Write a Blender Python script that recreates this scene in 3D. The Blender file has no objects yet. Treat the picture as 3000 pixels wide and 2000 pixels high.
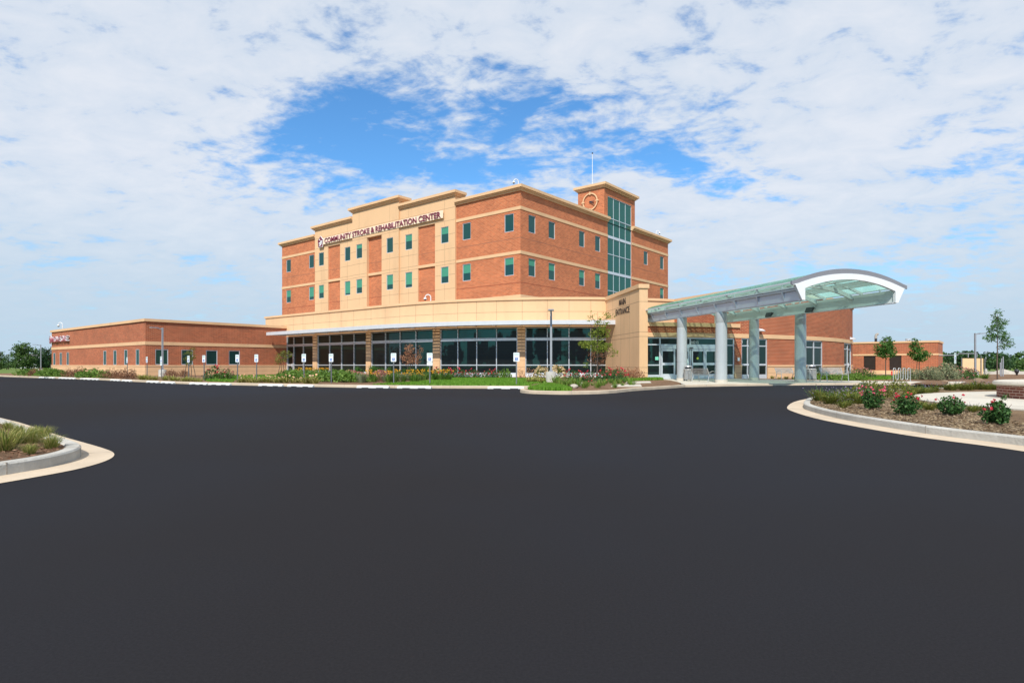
import bpy, math, random
from math import sin, cos, pi, radians, sqrt, atan2, ceil
from mathutils import Vector, Matrix
random.seed(11)
SC = bpy.context.scene
COL = SC.collection

# ---------------------------------------------------------------- survey helpers
# photograph 3000 x 2000, focal length 1760 px, horizon at row 1069, eye 1.2 m above the asphalt
FPX, CXP, HYP, EYE = 1760.0, 1500.0, 1069.0, 1.2
def ratio(px): return (px - CXP) / FPX
def gnd(px, py, z=0.0):
    Y = (EYE - z) * FPX / (py - HYP)
    return ratio(px) * Y, Y
def zat(py, Y): return EYE + (HYP - py) * Y / FPX

# ---------------------------------------------------------------- materials
MATS = {}
def nodes_of(name):
    m = bpy.data.materials.new(name); m.use_nodes = True
    nt = m.node_tree; b = nt.nodes['Principled BSDF']
    MATS[name] = m
    return m, nt, b
def N(nt, t, **kw):
    n = nt.nodes.new(t)
    for k, v in kw.items():
        if k in n.inputs: n.inputs[k].default_value = v
        else: setattr(n, k, v)
    return n
def rgba(c): return (c[0], c[1], c[2], 1.0)
def hexlin(r, g, b):
    f = lambda v: (v/255/12.92) if v/255 <= .04045 else ((v/255+.055)/1.055)**2.4
    return (f(r), f(g), f(b))
def ramp(nt, fac, stops):
    r = N(nt, 'ShaderNodeValToRGB'); cr = r.color_ramp
    cr.elements[0].position, cr.elements[0].color = stops[0][0], rgba(stops[0][1])
    cr.elements[1].position, cr.elements[1].color = stops[-1][0], rgba(stops[-1][1])
    for p, c in stops[1:-1]:
        e = cr.elements.new(p); e.color = rgba(c)
    nt.links.new(fac, r.inputs['Fac']); return r
def simple(name, c, rough=.6, metal=0.0, var=.12, scale=2.0, bump=0.0, bscale=40, spec=.4):
    m, nt, b = nodes_of(name)
    tc = N(nt, 'ShaderNodeTexCoord')
    nz = N(nt, 'ShaderNodeTexNoise', Scale=scale, Detail=6, Roughness=.6)
    nt.links.new(tc.outputs['Object'], nz.inputs['Vector'])
    r = ramp(nt, nz.outputs['Fac'], [(.3, [v*(1-var) for v in c]), (.7, [min(1, v*(1+var)) for v in c])])
    nt.links.new(r.outputs['Color'], b.inputs['Base Color'])
    b.inputs['Roughness'].default_value = rough; b.inputs['Metallic'].default_value = metal
    b.inputs['Specular IOR Level'].default_value = spec
    if bump:
        n2 = N(nt, 'ShaderNodeTexNoise', Scale=bscale, Detail=8)
        nt.links.new(tc.outputs['Object'], n2.inputs['Vector'])
        bp = N(nt, 'ShaderNodeBump', Strength=bump, Distance=.02)
        nt.links.new(n2.outputs['Fac'], bp.inputs['Height']); nt.links.new(bp.outputs['Normal'], b.inputs['Normal'])
    return m
def brick(name, c1, c2, mortar, bw=.30, bh=.10, mort=.012, bmp=.4):
    m, nt, b = nodes_of(name)
    uv = N(nt, 'ShaderNodeUVMap'); uv.uv_map = 'UVMap'
    t = N(nt, 'ShaderNodeTexBrick', Scale=1.0)
    t.inputs['Color1'].default_value = rgba(c1); t.inputs['Color2'].default_value = rgba(c2); t.inputs['Mortar'].default_value = rgba(mortar)
    t.inputs['Mortar Size'].default_value = mort; t.inputs['Brick Width'].default_value = bw; t.inputs['Row Height'].default_value = bh
    t.inputs['Bias'].default_value = -.1; t.inputs['Mortar Smooth'].default_value = .2
    nt.links.new(uv.outputs['UV'], t.inputs['Vector'])
    nz = N(nt, 'ShaderNodeTexNoise', Scale=.55, Detail=8, Roughness=.7)
    nt.links.new(uv.outputs['UV'], nz.inputs['Vector'])
    r = ramp(nt, nz.outputs['Fac'], [(.3, (.90, .90, .92)), (.7, (1.22, 1.18, 1.15))])
    mx = N(nt, 'ShaderNodeMixRGB', blend_type='MULTIPLY'); mx.inputs['Fac'].default_value = 1
    nt.links.new(t.outputs['Color'], mx.inputs['Color1']); nt.links.new(r.outputs['Color'], mx.inputs['Color2'])
    nt.links.new(mx.outputs['Color'], b.inputs['Base Color'])
    if bmp:
        bp = N(nt, 'ShaderNodeBump', Strength=bmp, Distance=.01); bp.invert = True
        nt.links.new(t.outputs['Fac'], bp.inputs['Height']); nt.links.new(bp.outputs['Normal'], b.inputs['Normal'])
    b.inputs['Roughness'].default_value = .9; b.inputs['Specular IOR Level'].default_value = .2
    return m
def leafmat(name, cols, trans=.3, rough=.6):
    """foliage: hue drawn per leaf (random per island)"""
    m, nt, b = nodes_of(name)
    g = N(nt, 'ShaderNodeNewGeometry')
    stops = [(i/(len(cols)-1), c) for i, c in enumerate(cols)]
    r = ramp(nt, g.outputs['Random Per Island'], stops)
    nt.links.new(r.outputs['Color'], b.inputs['Base Color'])
    b.inputs['Roughness'].default_value = rough; b.inputs['Specular IOR Level'].default_value = .25
    tr = N(nt, 'ShaderNodeBsdfTranslucent'); nt.links.new(r.outputs['Color'], tr.inputs['Color'])
    mx = N(nt, 'ShaderNodeMixShader'); mx.inputs['Fac'].default_value = trans
    out = nt.nodes['Material Output']
    nt.links.new(b.outputs[0], mx.inputs[1]); nt.links.new(tr.outputs[0], mx.inputs[2]); nt.links.new(mx.outputs[0], out.inputs['Surface'])
    return m
def glass_dark(name, body, tint, base_fac=.25):
    """tinted insulating glass backed by a dark interior: dark body, tinted mirror reflection growing at grazing angles"""
    m, nt, b = nodes_of(name)
    b.inputs['Base Color'].default_value = rgba(body); b.inputs['Roughness'].default_value = .35
    gl = N(nt, 'ShaderNodeBsdfGlossy', Roughness=.015); gl.inputs['Color'].default_value = rgba(tint)
    tc = N(nt, 'ShaderNodeTexCoord'); nz = N(nt, 'ShaderNodeTexNoise', Scale=.5, Detail=1)
    nt.links.new(tc.outputs['Object'], nz.inputs['Vector'])
    bp = N(nt, 'ShaderNodeBump', Strength=.05, Distance=.05)
    nt.links.new(nz.outputs['Fac'], bp.inputs['Height']); nt.links.new(bp.outputs['Normal'], gl.inputs['Normal'])
    lw = N(nt, 'ShaderNodeLayerWeight', Blend=.25)
    mr = N(nt, 'ShaderNodeMapRange'); mr.inputs['To Min'].default_value = base_fac; mr.inputs['To Max'].default_value = .8
    nt.links.new(lw.outputs['Fresnel'], mr.inputs['Value'])
    mx = N(nt, 'ShaderNodeMixShader'); nt.links.new(mr.outputs[0], mx.inputs['Fac'])
    nt.links.new(b.outputs[0], mx.inputs[1]); nt.links.new(gl.outputs[0], mx.inputs[2])
    nt.links.new(mx.outputs[0], nt.nodes['Material Output'].inputs['Surface'])
    return m

brick('red_brick', (.52, .150, .060), (.36, .094, .040), (.52, .28, .15), .40, .135, .016, 0)
brick('wing_brick', (.36, .080, .033), (.21, .045, .021), (.48, .25, .14), .36, .115, .018, 0)
brick('planter_brick', (.20, .068, .045), (.14, .05, .038), (.46, .33, .26), .28, .088, .010)
def precast(name, c):
    m, nt, b = nodes_of(name)
    tc = N(nt, 'ShaderNodeTexCoord')
    nz = N(nt, 'ShaderNodeTexNoise', Scale=.5, Detail=8, Roughness=.65)
    mp = N(nt, 'ShaderNodeMapping'); mp.inputs['Scale'].default_value = (1, 1, .3)
    nt.links.new(tc.outputs['Object'], mp.inputs['Vector']); nt.links.new(mp.outputs[0], nz.inputs['Vector'])
    r = ramp(nt, nz.outputs['Fac'], [(.25, [v*.86 for v in c]), (.5, c), (.75, [min(1, v*1.05) for v in c])])
    nt.links.new(r.outputs['Color'], b.inputs['Base Color'])
    b.inputs['Roughness'].default_value = .85; b.inputs['Specular IOR Level'].default_value = .2
    n2 = N(nt, 'ShaderNodeTexNoise', Scale=60, Detail=4); nt.links.new(tc.outputs['Object'], n2.inputs['Vector'])
    bp = N(nt, 'ShaderNodeBump', Strength=.15, Distance=.005)
    nt.links.new(n2.outputs['Fac'], bp.inputs['Height']); nt.links.new(bp.outputs['Normal'], b.inputs['Normal'])
precast('precast', (.70, .445, .245))
simple('joint', (.26, .17, .10), .9)
simple('brickjoint', (.20, .075, .05), .9)
simple('silver', (.62, .65, .68), .38, .35, .05)
simple('silver_light', (.74, .76, .78), .4, .1, .04)
simple('shade_metal', (.60, .61, .62), .45, .1, .04)
simple('white_paint', (.72, .73, .72), .45, 0, .03)
simple('grey_beam', (.60, .60, .65), .5, .1, .05)
simple('fascia_grey', (.22, .22, .235), .55, .1, .04)
simple('column_metal', (.46, .49, .49), .38, .25, .06, .8)
simple('dark_metal', (.045, .045, .05), .45, .3)
simple('post_metal', (.17, .175, .18), .55, .3)
simple('pole_grey', (.33, .34, .36), .5, .3)
simple('black', (.01, .01, .011), .5)
simple('sign_white', (.80, .84, .84), .4, 0, .02)
simple('sign_blue', (.02, .11, .42), .4, 0, .02)
simple('sign_green', (.08, .32, .20), .5, 0, .02)
simple('maroon', (.16, .006, .028), .45, 0, .05)
simple('board_ivory', (.80, .64, .45), .5, 0, .03)
simple('sign_red', (.42, .012, .045), .45, 0, .05)
simple('letter_side', (.62, .45, .45), .5, 0, .03)
simple('blind', (.055, .26, .165), .6, 0, .05, .6)
simple('louvre_brown', (.052, .033, .024), .7, 0, .15, 3)
simple('concrete', (.56, .51, .42), .9, 0, .13, .7, .25, 30, .2)
simple('kerb_concrete', (.47, .445, .39), .9, 0, .2, 1.6, .5, 22, .2)
simple('gutter_concrete', (.56, .45, .325), .9, 0, .12, 1.2, .3, 30, .2)
simple('stop_concrete', (.68, .66, .61), .85, 0, .1, 2, .3, 25, .2)
simple('tower_roof', (.35, .33, .30), .9)
simple('bark', (.11, .075, .055), .9, 0, .3, 6, .5, 30)
simple('bark_red', (.16, .07, .05), .9, 0, .3, 6, .4, 30)
simple('gravel', (.42, .37, .30), .95, 0, .25, 3, 1, 8)
simple('brown_soil', (.24, .16, .10), .95, 0, .3, 3, 1, 8)
simple('house_white', (.7, .7, .68), .7)
simple('house_roof', (.2, .19, .18), .8)
simple('tan_panel', (.72, .50, .27), .8, 0, .05)
simple('stone', (.35, .31, .26), .9, 0, .25, 5, .8, 12)
simple('steel_bench', (.52, .52, .50), .35, .55, .05)
simple('lemon', (.5, .55, .05), .5)
simple('mint', (.2, .62, .45), .5)
simple('ivory_text', (.75, .78, .76), .5)
simple('red_marker', (.6, .03, .03), .5)

glass_dark('glass_teal', (.002, .032, .028), (.08, .35, .29), .16)
glass_dark('glass_curtain', (.002, .060, .046), (.045, .33, .25), .20)
glass_dark('glass_lobby', (.002, .0035, .0035), (.062, .205, .18), .19)

# asphalt: dark new surface with broad faint tonal patches and fine grain
m, nt, b = nodes_of('asphalt')
tc = N(nt, 'ShaderNodeTexCoord')
n1 = N(nt, 'ShaderNodeTexNoise', Scale=.09, Detail=4, Roughness=.5)
n2 = N(nt, 'ShaderNodeTexNoise', Scale=70, Detail=8, Roughness=.75)
for n in (n1, n2): nt.links.new(tc.outputs['Object'], n.inputs['Vector'])
r1 = ramp(nt, n1.outputs['Fac'], [(.40, (.0210, .0198, .0212)), (.60, (.0214, .0228, .0280))])
r2 = ramp(nt, n2.outputs['Fac'], [(.3, (.8, .8, .8)), (.7, (1.2, 1.2, 1.2))])
mx = N(nt, 'ShaderNodeMixRGB', blend_type='MULTIPLY'); mx.inputs['Fac'].default_value = 1
nt.links.new(r1.outputs[0], mx.inputs['Color1']); nt.links.new(r2.outputs[0], mx.inputs['Color2'])
nt.links.new(mx.outputs[0], b.inputs['Base Color'])
b.inputs['Roughness'].default_value = .95; b.inputs['Specular IOR Level'].default_value = .06
bp = N(nt, 'ShaderNodeBump', Strength=.35, Distance=.006)
nt.links.new(n2.outputs['Fac'], bp.inputs['Height']); nt.links.new(bp.outputs['Normal'], b.inputs['Normal'])

def ground_mat(name, cols, sc1, sc2, bump=.6, bscale=9):
    m, nt, b = nodes_of(name)
    tc = N(nt, 'ShaderNodeTexCoord')
    n1 = N(nt, 'ShaderNodeTexNoise', Scale=sc1, Detail=7, Roughness=.65); nt.links.new(tc.outputs['Object'], n1.inputs['Vector'])
    n2 = N(nt, 'ShaderNodeTexNoise', Scale=sc2, Detail=8, Roughness=.8); nt.links.new(tc.outputs['Object'], n2.inputs['Vector'])
    ad = N(nt, 'ShaderNodeMixRGB', blend_type='MIX'); ad.inputs['Fac'].default_value = .5
    nt.links.new(n1.outputs['Fac'], ad.inputs['Color1']); nt.links.new(n2.outputs['Fac'], ad.inputs['Color2'])
    k = len(cols)
    r = ramp(nt, ad.outputs[0], [(.32+.36*i/(k-1), c) for i, c in enumerate(cols)])
    nt.links.new(r.outputs[0], b.inputs['Base Color'])
    b.inputs['Roughness'].default_value = .95; b.inputs['Specular IOR Level'].default_value = .1
    bp = N(nt, 'ShaderNodeBump', Strength=bump, Distance=.05)
    nt.links.new(n2.outputs['Fac'], bp.inputs['Height']); nt.links.new(bp.outputs['Normal'], b.inputs['Normal'])
ground_mat('field', [(.10, .14, .035), (.17, .19, .06), (.09, .17, .03), (.30, .25, .13)], .05, 1.5)
ground_mat('mulch', [(.075, .04, .024), (.17, .098, .058), (.26, .16, .095), (.34, .23, .145)], 1.2, 26, 1.0)
ground_mat('straw_mulch', [(.085, .05, .030), (.185, .118, .068), (.27, .178, .10), (.36, .25, .145)], 1.0, 22, 1.0)
ground_mat('lawn_base', [(.08, .17, .015), (.13, .25, .02), (.18, .31, .03)], .6, 20)
ground_mat('dirt', [(.34, .29, .22), (.48, .43, .35), (.58, .53, .44)], .2, 4)
ground_mat('far_hill', [(.035, .07, .045), (.06, .10, .06), (.05, .085, .06)], .02, .1)
leafmat('grass_blade', [(.08, .20, .015), (.14, .30, .025), (.22, .36, .05)], .35)
leafmat('leaf_blade', [(.06, .17, .02), (.14, .26, .03), (.30, .34, .09)], .35)
leafmat('leaf_green', [(.03, .085, .015), (.06, .14, .025), (.10, .19, .04)], .3)
leafmat('leaf_dark', [(.012, .040, .012), (.025, .07, .018), (.045, .10, .03)], .2)
leafmat('leaf_rose', [(.018, .06, .012), (.045, .12, .025), (.09, .18, .05)], .25)
leafmat('leaf_mid', [(.035, .10, .015), (.075, .18, .03), (.14, .26, .06)], .35)
leafmat('leaf_olive', [(.09, .12, .02), (.17, .19, .03), (.24, .23, .05)], .3)
leafmat('leaf_locust', [(.11, .17, .02), (.20, .26, .03), (.30, .34, .06)], .4)
leafmat('leaf_rust', [(.26, .10, .05), (.42, .19, .10), (.50, .30, .16)], .3)
leafmat('leaf_brown', [(.16, .07, .04), (.26, .12, .06), (.33, .19, .10)], .25)
leafmat('leaf_juniper', [(.07, .15, .02), (.13, .23, .03), (.19, .29, .06)], .3)
leafmat('leaf_lily', [(.20, .24, .03), (.32, .32, .07), (.48, .42, .16)], .3)
leafmat('leaf_straw', [(.30, .26, .10), (.42, .36, .18), (.22, .22, .07)], .3)
leafmat('leaf_grey', [(.15, .19, .10), (.22, .25, .13), (.30, .30, .17)], .3)
leafmat('leaf_grass_orn', [(.13, .19, .03), (.28, .29, .07), (.46, .39, .15)], .35)
leafmat('leaf_far', [(.03, .07, .015), (.065, .125, .025), (.11, .18, .045)], .15)
leafmat('petal_red', [(.50, .015, .03), (.65, .03, .07), (.75, .12, .14)], .25)
leafmat('petal_pink', [(.75, .05, .14), (.85, .12, .22), (.85, .30, .36)], .25)
leafmat('petal_yellow', [(.75, .32, .01), (.85, .45, .02), (.85, .55, .08)], .25)
leafmat('petal_peach', [(.85, .45, .22), (.88, .58, .36), (.88, .70, .50)], .25)
leafmat('petal_mauve', [(.35, .25, .42), (.46, .36, .52)], .25)
leafmat('petal_cream', [(.60, .45, .25), (.72, .60, .36), (.5, .30, .14)], .25)
leafmat('petal_rose', [(.50, .20, .16), (.60, .32, .26), (.40, .14, .10)], .25)
leafmat('mulch_chip', [(.12, .055, .03), (.26, .13, .075), (.42, .25, .15)], .0)
leafmat('straw_chip', [(.10, .07, .045), (.24, .17, .10), (.42, .32, .19)], .0)

# canopy glass: green tinted, lets tinted sun through, slightly frosted
m, nt, b = nodes_of('canopy_glass')
tr = N(nt, 'ShaderNodeBsdfTransparent'); tr.inputs['Color'].default_value = (.80, .94, .88, 1)
tl = N(nt, 'ShaderNodeBsdfTranslucent'); tl.inputs['Color'].default_value = (.58, .82, .72, 1)
gl = N(nt, 'ShaderNodeBsdfGlossy', Roughness=.05); gl.inputs['Color'].default_value = (.8, .9, .88, 1)
m1 = N(nt, 'ShaderNodeMixShader'); m1.inputs['Fac'].default_value = .30
m2 = N(nt, 'ShaderNodeMixShader'); m2.inputs['Fac'].default_value = .12
nt.links.new(tr.outputs[0], m1.inputs[1]); nt.links.new(tl.outputs[0], m1.inputs[2])
nt.links.new(m1.outputs[0], m2.inputs[1]); nt.links.new(gl.outputs[0], m2.inputs[2])
nt.links.new(m2.outputs[0], nt.nodes['Material Output'].inputs['Surface'])
simple('canopy_inside', (.62, .66, .64), .5, 0, .03)

# ---------------------------------------------------------------- mesh builder
class MB:
    def __init__(s): s.v = []; s.f = []; s.m = []; s.uv = []
    def add(s, vs, fs, m=0, uvs=None):
        o = len(s.v); s.v += [tuple(p) for p in vs]
        for k, f in enumerate(fs):
            s.f.append([i+o for i in f]); s.m.append(m); s.uv.append(uvs[k] if uvs else None)
    def quad(s, a, b, c, d, m=0, uv=None): s.add([a, b, c, d], [(0, 1, 2, 3)], m, [uv] if uv else None)
    def box(s, c, h, m=0, rot=0.0):
        """c centre, h full sizes, rot about z"""
        cx, cy, cz = c; hx, hy, hz = h[0]/2, h[1]/2, h[2]/2; cr, sr = cos(rot), sin(rot)
        vs = []
        for dz in (-hz, hz):
            for dx, dy in ((-hx, -hy), (hx, -hy), (hx, hy), (-hx, hy)):
                vs.append((cx+dx*cr-dy*sr, cy+dx*sr+dy*cr, cz+dz))
        s.add(vs, [(3, 2, 1, 0), (4, 5, 6, 7), (0, 1, 5, 4), (1, 2, 6, 5), (2, 3, 7, 6), (3, 0, 4, 7)], m)
    def prism(s, poly, z0, z1, m=0):
        n = len(poly)
        vs = [(x, y, z0) for x, y in poly] + [(x, y, z1) for x, y in poly]
        s.add(vs, [tuple(range(n-1, -1, -1)), tuple(range(n, 2*n))] + [(i, (i+1) % n, n+(i+1) % n, n+i) for i in range(n)], m)
    def sweep(s, prof, p0, p1, up=(0, 0, 1), m=0):
        """closed profile [(side, up)] extruded from p0 to p1"""
        a, c = Vector(p0), Vector(p1); d = (c-a).normalized(); u = Vector(up); sd = u.cross(d).normalized(); u = d.cross(sd)
        n = len(prof); vs = [a+sd*x+u*y for x, y in prof]+[c+sd*x+u*y for x, y in prof]
        s.add(vs, [tuple(range(n)), tuple(range(2*n-1, n-1, -1))]+[(i, n+i, n+(i+1) % n, (i+1) % n) for i in range(n)], m)
    def tube(s, pts, rad, seg=8, m=0, cap=True):
        pts = [Vector(p) for p in pts]; n = len(pts)
        rs = rad if isinstance(rad, (list, tuple)) else [rad]*n
        vs = []; ref = None
        for i, p in enumerate(pts):
            d = (pts[min(i+1, n-1)]-pts[max(i-1, 0)]).normalized()
            if ref is None: ref = Vector((1, 0, 0)) if abs(d.x) < .8 else Vector((0, 1, 0))
            a = (ref-d*ref.dot(d)).normalized(); ref = a; bb = d.cross(a)
            for k in range(seg):
                t = 2*pi*k/seg; vs.append(p+(a*cos(t)+bb*sin(t))*rs[i])
        fs = [(i*seg+k, i*seg+(k+1) % seg, (i+1)*seg+(k+1) % seg, (i+1)*seg+k) for i in range(n-1) for k in range(seg)]
        if cap: fs += [tuple(range(seg-1, -1, -1)), tuple((n-1)*seg+k for k in range(seg))]
        s.add(vs, fs, m)
    def lathe(s, prof, c=(0, 0), seg=24, m=0):
        n = len(prof)
        vs = [(c[0]+r*cos(2*pi*k/seg), c[1]+r*sin(2*pi*k/seg), z) for r, z in prof for k in range(seg)]
        fs = [(i*seg+k, i*seg+(k+1) % seg, (i+1)*seg+(k+1) % seg, (i+1)*seg+k) for i in range(n-1) for k in range(seg)]
        fs += [tuple(range(seg-1, -1, -1)), tuple((n-1)*seg+k for k in range(seg))]
        s.add(vs, fs, m)
    def leaf(s, c, size, m=0, asp=.55, flat=0.0):
        a = Vector((random.gauss(0, 1), random.gauss(0, 1), random.gauss(0, 1)*(1-flat))).normalized()
        b = a.orthogonal().normalized(); b.rotate(Matrix.Rotation(random.uniform(0, 6.28), 3, a)); c = Vector(c)
        l = size*random.uniform(.7, 1.3); w = l*asp
        s.add([c-a*l*.5, c+b*w*.5, c+a*l*.5, c-b*w*.5], [(0, 1, 2, 3)], m)
    def blade(s, base, tip, w, m=0):
        a, t = Vector(base), Vector(tip); d = t-a
        sd = Vector((-d.y, d.x, 0)); sd = sd.normalized() if sd.length > 1e-4 else Vector((1, 0, 0))
        an = random.uniform(0, pi); sd = Vector((cos(an), sin(an), 0))
        mid = a+d*.55+Vector((0, 0, d.length*.12))
        s.add([a-sd*w/2, a+sd*w/2, mid+sd*w*.4, t, mid-sd*w*.4], [(0, 1, 2, 3, 4)], m)
    def build(s, name, mats, parent=None, world=True, smooth=False, loc=None):
        org = Vector(ORG.get(parent.as_pointer(), (0, 0, 0))) if (parent and world) else Vector((0, 0, 0))
        if loc is not None: org = Vector(loc)
        me = bpy.data.meshes.new(name)
        me.from_pydata([tuple(Vector(p)-org) for p in s.v], [], s.f)
        if isinstance(mats, str): mats = [mats]
        for q in mats: me.materials.append(MATS[q])
        me.polygons.foreach_set('material_index', s.m)
        me.update()
        lay = me.uv_layers.new(name='UVMap')
        for p in me.polygons:
            u = s.uv[p.index]
            if u:
                for k, li in enumerate(p.loop_indices): lay.data[li].uv = u[k]
            else:
                nn = p.normal
                if abs(nn.z) > .7:
                    for li in p.loop_indices: co = s.v[me.loops[li].vertex_index]; lay.data[li].uv = (co[0], co[1])
                else:
                    t = Vector((-nn.y, nn.x)).normalized()
                    for li in p.loop_indices: co = s.v[me.loops[li].vertex_index]; lay.data[li].uv = (co[0]*t.x+co[1]*t.y, co[2])
        if smooth:
            me.polygons.foreach_set('use_smooth', [True]*len(me.polygons)); me.set_sharp_from_angle(angle=radians(40))
        o = bpy.data.objects.new(name, me); COL.objects.link(o)
        if parent: o.parent = parent
        if loc is not None: o.location = loc
        if world: ORG[o.as_pointer()] = tuple(org)
        return o
ORG = {}
def tag(o, label=None, cat=None, group=None, kind=None):
    if label: o['label'] = label
    if cat: o['category'] = cat
    if group: o['group'] = group
    if kind: o['kind'] = kind
    return o
def thing(name, label, cat, loc=(0, 0, 0), rot=0.0, group=None, world=False):
    o = bpy.data.objects.new(name, None); o.empty_display_size = .3; COL.objects.link(o)
    o.location = loc; o.rotation_euler = (0, 0, rot)
    if world: ORG[o.as_pointer()] = tuple(loc)
    return tag(o, label, cat, group)
def copy_tree(o, parent=None):
    c = o.copy(); COL.objects.link(c)
    if parent: c.parent = parent
    for ch in list(o.children): copy_tree(ch, c)
    return c
class Proto:
    """first use moves the original, later uses copy it and its parts"""
    def __init__(s, root): s.root = root; s.used = False
    def put(s, loc, rot=0.0, label=None, scale=1.0, group=None):
        o = copy_tree(s.root) if s.used else s.root
        s.used = True
        o.location = loc; o.rotation_euler = (0, 0, rot)
        o.scale = scale if isinstance(scale, (tuple, list)) else (scale,)*3
        if label: o['label'] = label
        if group: o['group'] = group
        return o
def text(s, width, height, depth, parent, name, origin, tang, nrm, mats=('maroon', 'white_paint'), bold=.0, centre=True):
    cu = bpy.data.curves.new('t', 'FONT'); cu.body = s; cu.size = 1; cu.extrude = .5; cu.offset = bold
    o = bpy.data.objects.new('t', cu); COL.objects.link(o)
    dg = bpy.context.evaluated_depsgraph_get(); dg.update()
    me = bpy.data.meshes.new_from_object(o.evaluated_get(dg)); bpy.data.objects.remove(o)
    xs = [v.co.x for v in me.vertices]; ys = [v.co.y for v in me.vertices]
    x0, x1, y0, y1 = min(xs), max(xs), min(ys), max(ys)
    t = Vector((tang[0], tang[1], 0)); n = Vector((nrm[0], nrm[1], 0)); og = Vector(ORG.get(parent.as_pointer(), (0, 0, 0)))
    cx = (x0+x1)/2 if centre else x0
    me.materials.clear()
    for q in mats: me.materials.append(MATS[q])
    for p in me.polygons: p.material_index = 0 if p.normal.z > .7 else len(mats)-1
    for v in me.vertices:
        lx = (v.co.x-cx)/(x1-x0)*width; lz = (v.co.y-y0)/(y1-y0)*height; ln = (v.co.z+.5)*depth
        v.co = Vector(origin)+t*lx+Vector((0, 0, lz))+n*ln-og
    me.update()
    ob = bpy.data.objects.new(name, me); COL.objects.link(ob); ob.parent = parent; ORG[ob.as_pointer()] = tuple(og)
    return ob

# ---------------------------------------------------------------- plan geometry
TH = radians(39.36)
E1 = (cos(TH), -sin(TH)); E2 = (sin(TH), cos(TH)); LD = (-E1[0], -E1[1])
def ad(p, d, t): return (p[0]+d[0]*t, p[1]+d[1]*t)
class Path:
    """plan line made of straight runs ('L', p0, p1) and arcs ('A', centre, r, a0, a1); s runs left to right, normal faces the viewer"""
    def __init__(s, *segs):
        s.segs = []; t = 0
        for g in segs:
            l = sqrt((g[2][0]-g[1][0])**2+(g[2][1]-g[1][1])**2) if g[0] == 'L' else g[2]*(g[4]-g[3])
            s.segs.append((t, l, g)); t += l
        s.len = t
    def at(s, t):
        for a, l, g in s.segs:
            if t <= a+l or g is s.segs[-1][2]: break
        u = t-a
        if g[0] == 'L':
            d = ((g[2][0]-g[1][0])/l, (g[2][1]-g[1][1])/l)
            return ad(g[1], d, u), (d[1], -d[0])
        ph = g[3]+u/g[2]
        return (g[1][0]+g[2]*sin(ph), g[1][1]-g[2]*cos(ph)), (sin(ph), -cos(ph))
    def pos(s, t, o=0.0):
        p, n = s.at(t); return ad(p, n, o)
    def px(s, px, o=0.0):
        lo, hi = -1.0, s.len+1.0; r = ratio(px)
        for _ in range(50):
            m = (lo+hi)/2; p = s.pos(m, o)
            if p[0]/p[1] < r: lo = m
            else: hi = m
        return (lo+hi)/2
    def cuts(s, a, b, step=.7):
        c = [a, b]
        for t0, l, g in s.segs:
            for e in (t0, t0+l):
                if a < e < b: c.append(e)
            if g[0] == 'A':
                x0, x1 = max(a, t0), min(b, t0+l)
                if x1 > x0:
                    k = max(1, ceil((x1-x0)/step)); c += [x0+(x1-x0)*i/k for i in range(1, k)]
        c = sorted(c); r = [c[0]]
        for q in c[1:]:
            if q-r[-1] > 1e-5: r.append(q)
        return r
def pbox(mb, P, s0, s1, z0, z1, o0, o1, m=0):
    """solid strip along the path between offsets o0 (inner) and o1 (outer)"""
    c = P.cuts(s0, s1); pr = []
    for t in c:
        a, b = P.pos(t, o0), P.pos(t, o1); pr.append((a, b))
    for i in range(len(c)-1):
        (a0, b0), (a1, b1) = pr[i], pr[i+1]; u0, u1 = c[i], c[i+1]
        mb.quad((*b0, z0), (*b1, z0), (*b1, z1), (*b0, z1), m, [(u0, z0), (u1, z0), (u1, z1), (u0, z1)])
        mb.quad((*a1, z0), (*a0, z0), (*a0, z1), (*a1, z1), m)
        mb.quad((*b0, z1), (*b1, z1), (*a1, z1), (*a0, z1), m)
        mb.quad((*a0, z0), (*a1, z0), (*b1, z0), (*b0, z0), m)
    (a0, b0), (a1, b1) = pr[0], pr[-1]
    mb.quad((*a0, z0), (*b0, z0), (*b0, z1), (*a0, z1), m); mb.quad((*b1, z0), (*a1, z0), (*a1, z1), (*b1, z1), m)
def pquad(mb, P, s0, s1, z0, z1, o, m=0):
    c = P.cuts(s0, s1)
    for i in range(len(c)-1):
        a, b = P.pos(c[i], o), P.pos(c[i+1], o)
        mb.quad((*a, z0), (*b, z0), (*b, z1), (*a, z1), m, [(c[i], z0), (c[i+1], z0), (c[i+1], z1), (c[i], z1)])
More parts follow.
